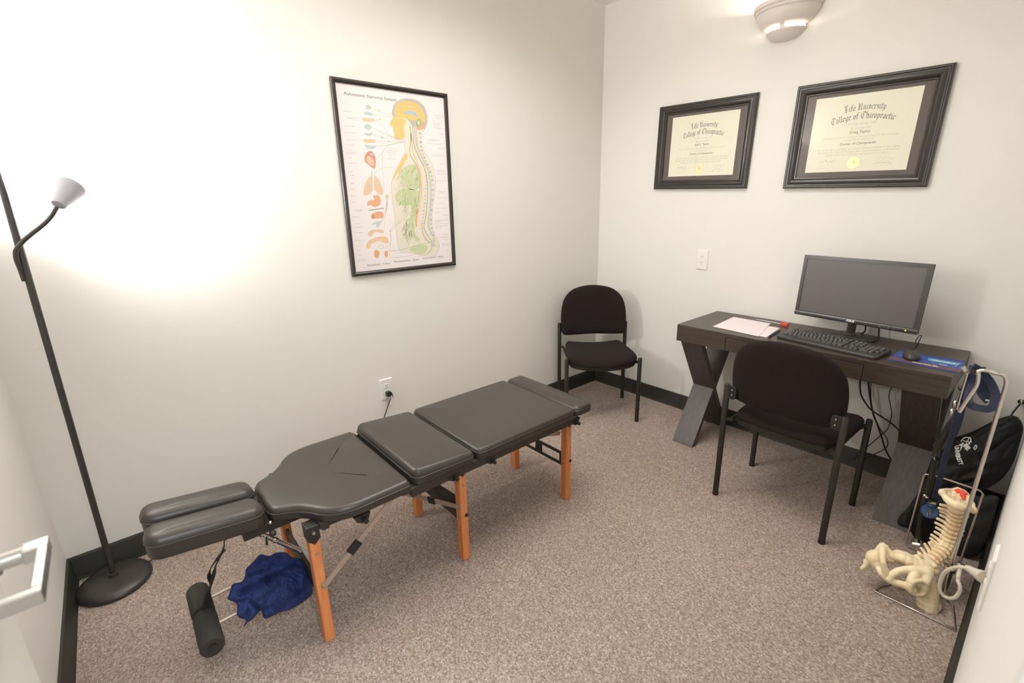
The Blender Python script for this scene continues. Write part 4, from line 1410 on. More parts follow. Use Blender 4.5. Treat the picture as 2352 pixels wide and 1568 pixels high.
# abdomen greens
pr.smooth(Z([(560, 760), (580, 720), (640, 700), (690, 720), (695, 800), (690, 860), (640, 880), (590, 860), (560, 820)]), 'p_grn', 3, 4)
pr.smooth(Z([(515, 920), (540, 880), (600, 870), (660, 880), (685, 900), (680, 960), (640, 980), (560, 990), (525, 960)]), 'p_grn', 3, 4)
pr.smooth(Z([(640, 960), (680, 880), (690, 960), (660, 1080), (655, 1180), (690, 1230), (670, 1245), (640, 1210), (620, 1120), (580, 1090), (625, 1070)]), 'p_grn', 4, 4)
pr.smooth(Z([(620, 1300), (660, 1272), (720, 1265), (745, 1285), (725, 1325), (680, 1332), (640, 1318)]), 'p_grn', 4, 4)
random.seed(3)
for k in range(230):
    u = random.uniform(540, 680); v = random.choice((random.uniform(700, 860), random.uniform(880, 1040), random.uniform(1090, 1230)))
    if v > 1080: u = random.uniform(575, 640)
    pts = [(u, v)]
    for q in range(3):
        u += random.uniform(-14, 12); v += random.uniform(4, 24); pts.append((u, v))
    pr.line(Z(pts), 0.0013, random.choice(('p_grn2', 'p_leaf', 'poster', 'p_line', 'p_leaf')), 6, 4)
pr.line(Z([(622, 430), (628, 520), (620, 600), (632, 650), (670, 710), (690, 800), (688, 900), (665, 1000)]), 0.005, 'p_grn2', 5, 6)
pr.line(Z([(640, 430), (650, 560), (690, 660), (735, 760), (745, 900), (735, 1040), (720, 1140), (745, 1200), (775, 1250), (770, 1300), (740, 1335)]), 0.0035, 'p_dg', 5, 6)
pr.line(Z([(655, 430), (668, 560), (700, 640), (748, 740), (768, 860), (765, 1000), (752, 1120), (775, 1200)]), 0.012, 'p_sp', 4, 6)
pr.line(Z([(630, 480), (640, 600), (672, 690), (700, 780), (700, 900), (680, 1040), (665, 1130)]), 0.008, 'p_org', 5, 6)
pr.line(Z([(660, 690), (690, 770), (695, 860)]), 0.005, 'p_or', 6, 6)
pr.line(Z([(676, 1010), (664, 1080), (665, 1140)]), 0.008, 'p_or', 6, 6)
sp_ = crom([(a, b, 0) for a, b in Z([(665, 470), (680, 580), (715, 700), (735, 800), (730, 920), (715, 1050), (705, 1150), (725, 1215), (760, 1250)])], 5)
for k, p in enumerate(sp_):
    pr.disc((p.x, p.y), 0.0052, 0.0050, 'p_yel' if k % 2 else 'p_blu', 7, 8)
sp_ = crom([(a, b, 0) for a, b in Z([(690, 480), (705, 600), (745, 700), (780, 810), (780, 950), (768, 1090), (785, 1200), (790, 1270)])], 4)
for k, p in enumerate(sp_):
    pr.disc((p.x, p.y), 0.0085, 0.0055, 'p_sp' if k % 2 else 'p_gry', 6, 8)
for pts in (([(560, 1100), (520, 1130), (500, 1170)]), ([(470, 1310), (560, 1300), (700, 1262), (760, 1250)])):
    pr.line(Z(pts), 0.0018, 'p_grn2', 6, 5)
# nerves to the organ column
for s_, e_ in (((330, 292), (500, 355)), ((350, 345), (500, 362)), ((365, 385), (420, 375)), ((400, 390), (500, 510)), ((355, 435), (520, 515)), ((350, 485), (575, 530)), ((370, 530), (570, 535)), ((380, 570), (575, 540))):
    um, vm = (s_[0] + e_[0]) / 2, (s_[1] + e_[1]) / 2
    pr.line(Z([s_, (um, vm + 6), e_]), 0.0018, 'p_line', 3, 5)
for c in ((405, 318), (410, 378), (425, 510), (470, 535)): pr.disc(zz(*c), 0.005, 0.005, 'p_line', 4, 10)
pr.line(Z([(380, 665), (430, 610), (470, 560), (575, 543)]), 0.0014, 'p_gry', 3, 6)
pr.line(Z([(365, 765), (430, 725), (520, 718)]), 0.0018, 'p_grn', 3, 6)
pr.line(Z([(430, 600), (425, 700), (440, 880)]), 0.0012, 'p_gry', 3, 6)
pr.disc(zz(458, 925), 0.009, 0.012, 'p_line', 4, 12)
pr.disc(zz(482, 1168), 0.006, 0.006, 'p_org', 5, 12)
for e_ in ((418, 1000), (410, 1060), (425, 1110), (400, 1150), (430, 1190)):
    pr.line(Z([(458, 930), (455, 1010), e_]), 0.0013, 'p_line', 3, 6)
for e_ in ((395, 1330), (455, 1330), (475, 1350)):
    pr.line(Z([(482, 1170), (485, 1250), e_]), 0.0013, 'p_line', 3, 6)
pr.line(Z([(482, 1168), (520, 1110), (575, 1085)]), 0.002, 'p_grn', 4, 6)
pr.line(Z([(515, 880), (545, 855), (620, 850)]), 0.003, 'p_line', 4, 6)
# organs
pr.smooth(Z([(305, 290), (325, 278), (350, 295), (340, 310), (318, 310)]), 'p_teal', 4)
pr.disc(zz(338, 296), 0.006, 0.006, 'p_yel', 5)
pr.smooth(Z([(292, 335), (318, 326), (355, 340), (360, 352), (315, 350)]), 'p_teal', 4)
pr.smooth(Z([(288, 368), (325, 374), (368, 378), (362, 396), (320, 398), (290, 390)]), 'p_org', 4)
pr.disc(zz(325, 434), 0.020, 0.0125, 'p_teal', 4)
pr.smooth(Z([(298, 478), (330, 478), (356, 476), (345, 497), (315, 495)]), 'p_teal', 4)
pr.smooth(Z([(296, 522), (335, 520), (374, 526), (370, 545), (325, 546), (298, 540)]), 'p_org', 4)
pr.smooth(Z([(300, 560), (340, 565), (380, 568), (365, 588), (320, 586)]), 'p_teal', 4)
pr.smooth(Z([(330, 606), (355, 610), (375, 645), (378, 690), (370, 728), (340, 710), (305, 680), (302, 645), (312, 622)]), 'p_red', 4)
pr.smooth(Z([(325, 640), (350, 650), (366, 680), (360, 712), (330, 695), (312, 665)]), 'p_org', 5)
pr.disc(zz(352, 628), 0.009, 0.008, 'p_blu', 6)
pr.smooth(Z([(348, 785), (325, 800), (300, 850), (294, 912), (325, 912), (354, 890), (357, 830)]), 'p_org', 4)
pr.smooth(Z([(372, 780), (395, 800), (422, 850), (430, 912), (400, 905), (372, 880), (366, 830)]), 'p_org', 4)
pr.line(Z([(350, 745), (353, 790), (356, 815)]), 0.006, 'p_teal', 5)
pr.disc(zz(330, 850), 0.007, 0.010, 'p_sp', 5); pr.disc(zz(392, 845), 0.007, 0.010, 'p_sp', 5)
pr.smooth(Z([(362, 920), (400, 920), (416, 955), (400, 990), (365, 998), (345, 985), (322, 990), (320, 968), (345, 950), (370, 950)]), 'p_or', 4)
pr.line(Z([(328, 1024), (380, 1016), (436, 1008)]), 0.004, 'p_dg', 4)
pr.smooth(Z([(345, 1062), (365, 1040), (410, 1030), (432, 1048), (430, 1075), (390, 1080), (352, 1082)]), 'p_or', 4)
pr.disc(zz(362, 1066), 0.007, 0.010, 'p_red', 5)
pr.smooth(Z([(352, 1130), (370, 1108), (425, 1098), (410, 1112), (400, 1140), (385, 1142), (380, 1118)]), 'p_teal', 4)
pr.smooth(Z([(322, 1195), (345, 1165), (400, 1158), (432, 1165), (428, 1185), (380, 1175), (345, 1205)]), 'p_org', 4)
pr.smooth(Z([(312, 1275), (335, 1235), (400, 1210), (455, 1212), (470, 1250), (440, 1252), (400, 1240), (350, 1260), (338, 1290), (318, 1290)]), 'p_org', 4)
pr.smooth(Z([(370, 1310), (395, 1305), (406, 1330), (390, 1362), (370, 1340)]), 'p_or', 4)
pr.smooth(Z([(445, 1312), (462, 1312), (466, 1340), (452, 1355), (440, 1335)]), 'p_or', 4)
pr.line(Z([(395, 1280), (425, 1265), (430, 1290), (405, 1295)]), 0.002, 'p_gry', 4)
# rows of small captions
for u0, u1, v in ((150, 165, 272), (147, 210, 320), (175, 250, 364), (180, 235, 374), (155, 235, 425), (160, 235, 470), (172, 250, 522), (175, 200, 530), (172, 230, 560), (185, 215, 600), (170, 245, 612), (172, 240, 622), (190, 205, 652), (182, 255, 690),
                  (195, 220, 750), (200, 228, 774), (200, 232, 832), (205, 230, 873), (205, 247, 922), (215, 247, 967), (230, 285, 1020), (235, 280, 1030), (215, 268, 1070), (235, 268, 1118), (232, 285, 1143), (232, 288, 1182), (238, 290, 1236), (245, 273, 1274), (250, 275, 1308), (252, 280, 1338), (250, 310, 1372), (250, 322, 1383),
                  (820, 838, 338), (795, 855, 350), (800, 855, 362), (805, 845, 374), (785, 800, 392), (780, 845, 404), (785, 840, 416), (785, 845, 428), (790, 842, 440), (830, 858, 485), (832, 862, 507), (745, 832, 522), (745, 800, 530), (742, 845, 550), (820, 862, 588), (765, 860, 628), (775, 860, 640), (830, 875, 695),
                  (808, 872, 740), (808, 872, 750), (808, 872, 760), (808, 872, 770), (800, 885, 815), (812, 875, 890), (815, 870, 900), (812, 885, 932), (810, 865, 974), (805, 885, 1008), (805, 835, 1038), (855, 892, 1058), (792, 885, 1095), (795, 840, 1105), (795, 895, 1120), (795, 885, 1135), (795, 850, 1146), (850, 892, 1196), (840, 892, 1215), (862, 888, 1232), (845, 895, 1262), (850, 898, 1272), (870, 898, 1306),
                  (470, 545, 586), (455, 530, 600), (460, 520, 612), (465, 525, 626), (470, 515, 642), (458, 522, 658), (505, 635, 1356)):
    a_, b_ = zz(u0, v); c_, d_2 = zz(u1, v - (6 if u0 > 700 else 0) + (u1 - u0) * (0.0 if u0 > 700 else 0.05))
    a_2 = a_
    n_ = max(2, int((c_ - a_) / 0.008))
    for k in range(n_):
        s0 = a_ + (c_ - a_) * k / n_; s1 = a_ + (c_ - a_) * (k + random.uniform(0.6, 0.92)) / n_
        pr.line([(s0, b_), (s1, b_)], 0.0021, 'p_txt2', 2, 0)
for txt, u0, u1, v in (('Sympathetic - Yellow', 320, 482, 1418), ('Parasympathetic - Green', 508, 685, 1392), ('Cerebrospinal - White', 708, 858, 1368)):
    a_, b_ = zz(u0, v); c_, _ = zz(u1, v)
    V, F = text2d(txt, 1.0, align='LEFT', bold=0.01)
    mx = max(p[0] for p in V)
    pr.use('p_txt'); i0 = pr.addv([pr.fn(a_ + p[0] / mx * (c_ - a_), b_ + p[1] * 0.0135, 2) for p in V])
    for f in F: pr.face([i0 + k for k in f])
pr.done('poster_print', ps, world=True)
MB().prism([(-PW / 2 + 0.02, -PH / 2 + 0.02), (PW / 2 - 0.02, -PH / 2 + 0.02), (PW / 2 - 0.02, PH / 2 - 0.02), (-PW / 2 + 0.02, PH / 2 - 0.02)], 0.0058, 0.0066, pofn).build('glass_pane', 'glass', ps, smooth=False, world=True)


# --- diplomas
def diploma(label, yc, zc, rot, name_line, small):
    W_, H_ = 0.622, 0.508
    t = thing('framed_diploma', label, 'framed diploma', (0, yc, zc), 0, 'framed diplomas above the desk')

    def fn(a, b, h):
        return Vector((-0.003 - h, yc - (a * math.cos(rot) - b * math.sin(rot)), zc + a * math.sin(rot) + b * math.cos(rot)))
    prof = [(0, 0), (0, 0.014), (0.002, 0.020), (0.006, 0.023), (0.011, 0.0225), (0.014, 0.019), (0.020, 0.0185), (0.027, 0.0215), (0.034, 0.0225), (0.041, 0.020), (0.045, 0.015), (0.050, 0.0125), (0.0545, 0.0125), (0.056, 0.009), (0.056, 0)]
    frame_ring(MB(), -W_ / 2, W_ / 2, -H_ / 2, H_ / 2, prof, fn).build('frame', 'frame', t, world=True, auto=25)
    a, b = W_ / 2 - 0.053, H_ / 2 - 0.053
    MB().prism([(-a, -b), (a, -b), (a, b), (-a, b)], 0.001, 0.004, fn).build('mat_board', 'matb', t, smooth=False, world=True)
    cw, chh = 0.2165, 0.178
    ca, cb_ = small
    MB().prism([(ca - cw, cb_ - chh), (ca + cw, cb_ - chh), (ca + cw, cb_ + chh), (ca - cw, cb_ + chh)], 0.004, 0.0052, fn).build('certificate', 'cert', t, smooth=False, world=True)
    f = Flat(lambda x, y, l: fn(ca + x, cb_ + y, 0.00525 + 0.00006 * l))
    blackletter(f, 'Life University', 0.002, 0.106, 0.0175, 0.168, 'ink', 0.42)
    blackletter(f, 'College of Chiropractic', 0.0, 0.066, 0.0175, 0.262, 'ink', 0.42)
    f.text('Marietta, Georgia, USA', 0.0, 0.040, 0.0125, 'ink2', 1, shear=0.2)
    f.text('Be it known that', 0.0, 0.020, 0.0125, 'ink2', 1, shear=0.2)
    f.text(name_line, 0.0, 0.0, 0.017, 'ink', 1, bold=0.0003)
    f.text('Having completed the course of study prescribed by this University', 0.0, -0.019, 0.0115, 'ink2', 1, shear=0.2)
    f.text('is awarded the Degree of', 0.0, -0.032, 0.0115, 'ink2', 1, shear=0.2)
    f.text('Doctor of Chiropractic', 0.0, -0.052, 0.016, 'ink', 1, bold=0.0003)
    f.text('with all the rights, privileges, and responsibilities pertaining to that degree', 0.0, -0.074, 0.0118, 'ink2', 1, shear=0.2)
    f.text('Awarded by the Board of Trustees upon recommendation of the Faculty', 0.0, -0.087, 0.0118, 'ink2', 1, shear=0.2)
    f.text('and the seal of the University with signatures as witness', 0.0, -0.100, 0.0118, 'ink2', 1, shear=0.2)
    random.seed(len(label))
    for sx, sy in ((-0.12, -0.125), (-0.125, -0.15), (0.125, -0.122), (0.12, -0.146)):
        pts = [(sx - 0.036 + 0.006 * k, sy + random.uniform(-0.006, 0.007)) for k in range(13)]
        f.line(pts, 0.0011, 'ink' if sy in (-0.146, -0.125) else 'ink2', 1, 4)
        f.line([(sx - 0.04, sy - 0.009), (sx + 0.04, sy - 0.009)], 0.0006, 'ink2', 1, 0)
    f.done('lettering', t, world=True)
    s_ = Flat(lambda x, y, l: fn(ca + x, cb_ + y, 0.0056 + 0.00012 * l))
    s_.disc((-0.002, -0.137), 0.0265, 0.0265, 'gold', 1, 44, 0.07)
    s_.disc((-0.002, -0.137), 0.018, 0.018, 'cert', 2, 32)
    s_.disc((-0.002, -0.137), 0.0165, 0.0165, 'gold', 3, 32)
    s_.line([(-0.008, -0.137), (-0.002, -0.128), (0.002, -0.142), (0.006, -0.133)], 0.0016, 'ink', 4, 5)
    s_.done('seal', t, world=True, label='gold foil seal')
    MB().prism([(-a, -b), (a, -b), (a, b), (-a, b)], 0.0075, 0.0085, fn).build('glass_pane', 'glass', t, smooth=False, world=True)
    return t


diploma('smaller-looking framed diploma, left of the two above the desk', -0.797, 1.7697, -0.024, 'Jodi K. Taylor', (0.001, 0.003))
diploma('framed diploma above the monitor, right of the two', -1.621, 1.7478, -0.022, 'Craig Taylor', (0.002, 0.003))

# ================================================================= wall sconce
sc_ = thing('wall_sconce', 'pale half-bowl wall lamp high on the wall above the diplomas', 'wall lamp', (0, -1.215, 2.3))
SO = Vector((0, -1.215, 0))
A0_, A1_ = PI / 2, 3 * PI / 2
n_ = 40
mb = MB()
mb.lathe([(0.167, 2.412), (0.170, 2.405), (0.168, 2.392), (0.160, 2.388), (0.160, 2.376), (0.152, 2.372), (0.151, 2.362), (0.142, 2.34), (0.122, 2.315), (0.092, 2.299), (0.086, 2.299), (0.116, 2.319), (0.136, 2.344), (0.145, 2.366), (0.160, 2.410), (0.167, 2.412)], SO, n_, A0_, A1_, sx=0.92)
mb.build('bowl', 'sconce', sc_, world=True, auto=30)
mb = MB()
mb.lathe([(0.097, 2.287), (0.0965, 2.280), (0.086, 2.27), (0.070, 2.254), (0.045, 2.244), (0.0001, 2.240), (0.0001, 2.244), (0.043, 2.248), (0.066, 2.258), (0.081, 2.273), (0.091, 2.281), (0.097, 2.287)], SO, n_, A0_, A1_, sx=0.95)
mb.build('lower_cup', 'sconce', sc_, world=True, auto=40)
mb = MB()
for a in (0.53, 1.47):
    t = PI * a
    c = SO + Vector((0.089 * math.cos(t) * 0.93, 0.089 * math.sin(t), 2.294))
    mb.box(c, (0.012, 0.012, 0.014), Matrix.Rotation(t, 3, 'Z'))
mb.box(SO + Vector((-0.088, -0.012, 2.292)), (0.012, 0.022, 0.022), Matrix.Rotation(-0.1, 3, 'Z'))
mb.build('cup_support', 'sconce', sc_, world=True)
MB().span((-0.012, -1.265, 2.27), (0, -1.165, 2.38)).build('back_plate', 'sconce', sc_, smooth=False, world=True)
mb = MB().ball((-0.062, -1.215, 2.325), 0.022, 12)
mb.build('bulb', 'bulb', sc_, world=True)
light('sconce_light', 'POINT', (-0.075, -1.215, 2.375), 6.5, (1.0, 0.93, 0.83), 0.02)
light('sconce_down_light', 'POINT', (-0.055, -1.215, 2.285), 0.8, (1.0, 0.9, 0.78), 0.012)

# ================================================================= spine model and its stand
stn = thing('model_stand', 'chrome wire floor stand with tall bent pole holding the spine model', 'stand', (-0.80, -2.31, 0))
w = MB()
zb = 0.005
base = [(-0.972, -2.193, zb), (-0.972, -2.424, zb), (-0.85, -2.40, zb), (-0.81, -2.376, zb + 0.004), (-0.79, -2.364, zb + 0.006), (-0.80, -2.33, zb + 0.004), (-0.85, -2.24, zb)]
w.tube([PX(2010, 1357, -0.972)] + [Vector(p) for p in base[1:]] + [Vector((-0.93, -2.20, zb))], 0.0042, 10, closed=True)
w.build('base_wire', 'chrome', stn, world=True)
PB = Vector((-0.815, -2.364, 0.0))
MB().tube([PB, PB + Vector((0, 0, 0.125))], 0.0115, 16).build('pole_sleeve', 'chrome', stn, world=True)
w = MB().lathe([(0.0165, 0.118), (0.0165, 0.132), (0.008, 0.134)], PB, 20)
w.build('pole_collar', 'chrome', stn, world=True)
pt = PX(2315, 870, -0.815)
w = MB()
topc = [PB + Vector((0, 0, 0.12)), PB.lerp(pt, 0.5) + Vector((0, 0, 0)), pt + Vector((0, 0, -0.03)), pt + Vector((0, 0.002, -0.008)), PX(2306, 862, -0.815), PX(2290, 858, -0.815), PX(2262, 851, -0.815), PX(2246, 853, -0.815), PX(2247, 862, -0.815), PX(2243, 885, -0.815), PX(2226, 912, -0.815), PX(2203, 946, -0.815)]
w.tube([topc[0], topc[1]] + crom(topc[2:], 5), 0.0062, 12)
w.build('bent_pole', 'chrome', stn, world=True)
w = MB().beam(PX(2211, 842, -0.815), PX(2225, 857, -0.815), 0.011, 0.011)
w.tube([PX(2222, 858, -0.815), PX(2207, 908, -0.815), PX(2198, 940, -0.815)], 0.003, 8)
w.build('hanger_rod', 'chrome', stn, world=True)
MB().cyl(PX(2220, 851, -0.82), PX(2234, 853, -0.79), 0.009, 12).build('hanger_knob', 'blkplastic', stn, world=True)

sm = thing('spine_model', 'cream plastic spine and pelvis model leaning on the chrome stand', 'anatomical model', tuple(PX(2130, 1330, -0.86).xy) + (0.0,))


def q3(u, v, x, k=3.92, ou=1960, ov=1080): return PX(ou + u / k, ov + v / k, x)


# vertebrae
col = crom([q3(935, 330, -0.725), q3(925, 420, -0.715), q3(898, 510, -0.715), q3(868, 600, -0.72), q3(835, 680, -0.735), q3(790, 745, -0.77), q3(715, 800, -0.81), q3(660, 850, -0.84)], 12)
Ls = [0]
for i in range(1, len(col)): Ls.append(Ls[-1] + (col[i] - col[i - 1]).length)
NV = 15
view = (CAM - Vector((-0.8, -2.3, 0.3))).normalized()


def at_len(s):
    for i in range(1, len(Ls)):
        if Ls[i] >= s:
            t = (s - Ls[i - 1]) / max(1e-9, Ls[i] - Ls[i - 1])
            return col[i - 1].lerp(col[i], t), (col[i] - col[i - 1]).normalized()
    return col[-1], (col[-1] - col[-2]).normalized()


for i in range(NV):
    s = Ls[-1] * (i + 0.5) / NV
    p, tg = at_len(s)
    side = tg.cross(view).normalized()          # across the column as seen from the room
    if side.dot(M3 @ Vector((1, 0, 0))) < 0: side = -side
    fwd = side.cross(tg).normalized()
    if fwd.dot(view) < 0: fwd = -fwd
    pitch = Ls[-1] / NV
    rbod = 0.024 + 0.003 * (i / NV)
    sp = []
    for k in range(8):
        a = 2 * PI * k / 8
        sp.append((p + (side * math.cos(a) + fwd * math.sin(a) * 0.8) * rbod * 0.55, min(rbod * 0.62, pitch * 0.62)))
    sp.append((p, pitch * 0.55))
    ll = 0.037 + 0.004 * math.sin(i * 1.7)
    lw = -side
    sp += chain([p + lw * rbod * 0.8 + tg * 0.002, p + lw * (ll * 0.75) - tg * 0.004, p + lw * (ll + 0.008) - tg * 0.008 + fwd * 0.004], [0.0075, 0.0064, 0.0056], 0.7)
    sp += chain([p + side * rbod * 0.8, p + side * (ll * 0.75) + tg * 0.004], [0.0068, 0.0045], 0.7)
    sp += chain([p - fwd * rbod * 0.6, p - fwd * (rbod + 0.022) + tg * 0.006], [0.006, 0.0045], 0.8)
    m = blob(sp, 0.0021, 2)
    m.build('vertebra', 'bone', sm, world=True, auto=80)
dm = MB()
for i in range(1, NV):
    p, tg = at_len(Ls[-1] * i / NV)
    dm.cyl(p - tg * 0.004, p + tg * 0.004, 0.0218, 18)
dm.build('spinal_discs', 'disc', sm, world=True)
# occiput: a shallow bowl with a raised rim
sp = []
rim = [q3(790, 185, -0.755), q3(850, 175, -0.715), q3(885, 190, -0.695), q3(940, 172, -0.685), q3(985, 190, -0.685), q3(1010, 215, -0.695), q3(1030, 265, -0.715), q3(1065, 305, -0.735), q3(1080, 352, -0.755)]
low = [q3(800, 200, -0.775), q3(840, 255, -0.785), q3(880, 290, -0.795), q3(930, 315, -0.800), q3(975, 330, -0.795), q3(1025, 345, -0.785), q3(1080, 354, -0.765)]
sp += chain(rim, [0.006, 0.005, 0.008, 0.007, 0.007, 0.008, 0.009, 0.008, 0.005], 0.6)
sp += chain(low, [0.006, 0.009, 0.011, 0.012, 0.012, 0.010, 0.005], 0.5)
for i in range(len(low)):
    r_ = crom([(p.x, p.y, p.z) for p in rim], 3)
    k = int(i / (len(low) - 1) * (len(r_) - 1))
    sp += chain([low[i], low[i].lerp(r_[k], 0.5) + Vector((0.01, 0, -0.012)), r_[k]], [0.009, 0.007, 0.006], 0.5)
m = blob(sp, 0.0024, 2, grow=1.35)
oc_ = m.build('occiput', 'bone', sm, world=True, auto=80)
rm = blob([(q3(u, v, x + 0.045), r) for u, v, x, r in ((945, 185, -0.745, 0.009), (975, 195, -0.745, 0.010), (985, 225, -0.765, 0.009), (995, 250, -0.78, 0.006), (1010, 210, -0.75, 0.007), (920, 183, -0.745, 0.005))], 0.002, 2)
rm.build('red_marking', 'red', oc_, world=True)
# sacrum and pelvis
sp = []
for (u, v, x, r) in ((690, 855, -0.855, 0.020), (640, 860, -0.87, 0.022), (590, 850, -0.88, 0.023), (540, 835, -0.89, 0.022), (490, 815, -0.90, 0.020), (440, 790, -0.905, 0.018), (390, 780, -0.91, 0.016), (350, 780, -0.915, 0.012), (720, 900, -0.86, 0.016), (650, 800, -0.84, 0.016), (600, 790, -0.85, 0.014)):
    sp.append((q3(u, v, x), r))
sp += chain([q3(330, 755, -0.90), q3(400, 738, -0.88), q3(470, 755, -0.87), q3(560, 800, -0.86), q3(640, 830, -0.85)], [0.007, 0.010, 0.009, 0.009, 0.012])
for u, v in ((440, 745), (490, 765), (545, 785), (600, 760), (565, 775), (735, 860), (735, 900)):
    sp.append((q3(u, v, -0.865), 0.0075))
sp += chain([q3(400, 765, -0.875), q3(470, 790, -0.87), q3(540, 815, -0.865), q3(620, 850, -0.855)], [0.014, 0.018, 0.019, 0.020])
sp += chain([q3(420, 800, -0.89), q3(500, 835, -0.885), q3(580, 870, -0.88)], [0.014, 0.017, 0.016])
sp += chain([q3(660, 850, -0.85), q3(600, 745, -0.84)], [0.008, 0.005])
sp += chain([q3(700, 840, -0.85), q3(755, 862, -0.86)], [0.009, 0.004])
m = blob(sp, 0.0024, 2, grow=1.12)
m.build('sacrum', 'bone', sm, world=True, auto=80)
# left half of the pelvis (viewer's left)
sp = []
for (u, v, x, r) in ((205, 790, -0.94, 0.024), (180, 780, -0.95, 0.016), (225, 820, -0.95, 0.020), (230, 760, -0.93, 0.020), (215, 850, -0.955, 0.014), (180, 800, -0.955, 0.014)):
    sp.append((q3(u, v, x), r))
sp += chain([q3(240, 750, -0.92), q3(250, 700, -0.91), q3(265, 680, -0.90), q3(292, 690, -0.90)], [0.018, 0.013, 0.012, 0.009])
sp += chain([q3(262, 715, -0.94), q3(262, 770, -0.97), q3(268, 830, -0.985), q3(283, 890, -0.985), q3(305, 950, -0.98)], [0.012, 0.0095, 0.009, 0.010, 0.013])
sp += chain([q3(220, 850, -0.96), q3(235, 895, -0.975), q3(255, 930, -0.98), q3(305, 965, -0.98)], [0.013, 0.010, 0.011, 0.012])
sp += chain([q3(262, 700, -0.91), q3(305, 725, -0.90), q3(345, 765, -0.905), q3(400, 775, -0.905)], [0.012, 0.013, 0.013, 0.012])
sp += chain([q3(300, 800, -0.92), q3(345, 800, -0.915)], [0.012, 0.013])
sp += [(q3(195, 790, -0.945), 0.027), (q3(165, 788, -0.95), 0.018), (q3(215, 835, -0.955), 0.020), (q3(235, 775, -0.935), 0.020)]
m = blob(sp, 0.0024, 2, grow=1.15)
m.build('pelvic_bone', 'bone', sm, world=True, auto=80)
sp = chain([q3(170, 800, -0.95), q3(130, 825, -0.955), q3(115, 850, -0.96), q3(80, 882, -0.965)], [0.017, 0.011, 0.008, 0.0065])
sp += [(q3(118, 822, -0.955), 0.009)]
m = blob(sp, 0.0022, 2, grow=1.2)
m.build('femur_stub', 'bone', sm, world=True, auto=80)
# right half (nearer the wall)
sp = chain([q3(325, 975, -0.985), q3(345, 940, -0.98), q3(400, 905, -0.965), q3(470, 893, -0.95), q3(540, 893, -0.935), q3(600, 905, -0.92), q3(650, 920, -0.91)], [0.013, 0.012, 0.011, 0.012, 0.014, 0.018, 0.022])
sp += chain([q3(330, 985, -0.985), q3(380, 1010, -0.98), q3(440, 1025, -0.975), q3(490, 1045, -0.97), q3(530, 1080, -0.965)], [0.012, 0.012, 0.012, 0.013, 0.013])
sp += chain([q3(560, 905, -0.93), q3(545, 950, -0.95), q3(520, 1000, -0.965), q3(510, 1040, -0.97)], [0.016, 0.015, 0.014, 0.013])
for k in range(18):          # rim of the hip socket
    a = 2 * PI * k / 18
    sp.append((q3(586 + 74 * math.cos(a), 1055 + 64 * math.sin(a), -0.958 + 0.02 * math.cos(a)), 0.0075))
for k in range(14):
    a = 2 * PI * k / 14
    sp.append((q3(588 + 52 * math.cos(a), 1055 + 44 * math.sin(a), -0.938), 0.012))
    sp.append((q3(588 + 26 * math.cos(a), 1055 + 22 * math.sin(a), -0.93), 0.013))
sp.append((q3(588, 1055, -0.928), 0.014))
sp += chain([q3(650, 1000, -0.935), q3(655, 940, -0.915), q3(670, 905, -0.90), q3(690, 900, -0.89)], [0.014, 0.020, 0.018, 0.013])
m = blob(sp, 0.0024, 2, grow=1.12)
m.build('pelvic_bone', 'bone', sm, world=True, auto=80)
sp = chain([q3(690, 960, -0.90), q3(690, 1040, -0.90), q3(685, 1120, -0.905), q3(680, 1190, -0.91), q3(680, 1235, -0.915)], [0.014, 0.020, 0.026, 0.028, 0.026])
sp += [(q3(605, 1165, -0.92), 0.013), (q3(612, 1235, -0.925), 0.014), (q3(600, 1200, -0.92), 0.010), (q3(732, 1215, -0.905), 0.019), (q3(740, 1160, -0.9), 0.012), (q3(640, 1245, -0.92), 0.014)]
sp += chain([q3(700, 1180, -0.90), q3(690, 1240, -0.91)], [0.024, 0.018])
m = blob(sp, 0.0024, 3, grow=1.12)
m.build('femur_stub', 'bone', sm, world=True, auto=80)

# ---- wire-frame trolley with black tubes behind the model
tr = thing('folding_trolley', 'folded wire-frame trolley with black tubes behind the spine model', 'trolley', (-0.58, -2.28, 0))


def q5(u, v, x): return PX(2060 + u / 6.03, 1060 + v / 6.03, x)


FXp = -0.585
cn = [q5(400, 172, FXp), q5(580, 208, FXp), q5(1150, 400, FXp), q5(1192, 445, FXp), q5(1040, 900, FXp), q5(870, 1410, FXp), q5(840, 1440, FXp), q5(640, 1385, FXp), q5(340, 1250, FXp), q5(150, 1170, FXp), q5(120, 1120, FXp), q5(240, 700, FXp), q5(375, 200, FXp)]
MB().tube(cn, 0.0036, 8, closed=True).build('wire_frame', 'alu', tr, world=True)
MB().tube([q5(600, 1370, FXp - 0.02), q5(550, 1480, FXp - 0.03), q5(640, 1515, FXp - 0.03)], 0.003, 8).build('wire_foot', 'chrome', tr, world=True)
tb1 = MB()
q4 = lambda u, v, x: PX(2020 + u / 4.61, 820 + v / 4.61, x)
tb1.tube([q4(845, 590, -0.66), q4(760, 720, -0.65), q4(620, 950, -0.63)], [0.010, 0.015, 0.016], 14)
tb1.tube([q4(610, 950, -0.63), q4(590, 1060, -0.62), q4(560, 1240, -0.60), q5(400, 480, -0.60), q5(330, 800, -0.60), q5(300, 1060, -0.60)], 0.011, 14)
tb1.build('black_tube', 'blkmetal', tr, world=True)
t2 = MB()
t2.tube(crom([q4(880, 300, -0.68), q4(835, 420, -0.68), q4(800, 500, -0.68), q4(760, 600, -0.67)], 4), 0.004, 8)
t2.ball(q4(800, 495, -0.69), 0.008, 8, (1, 1, 1.8)); t2.ball(q4(765, 580, -0.69), 0.008, 8, (1, 1, 1.8))
t2.build('chrome_clasp', 'chrome', tr, world=True)
t2 = MB()
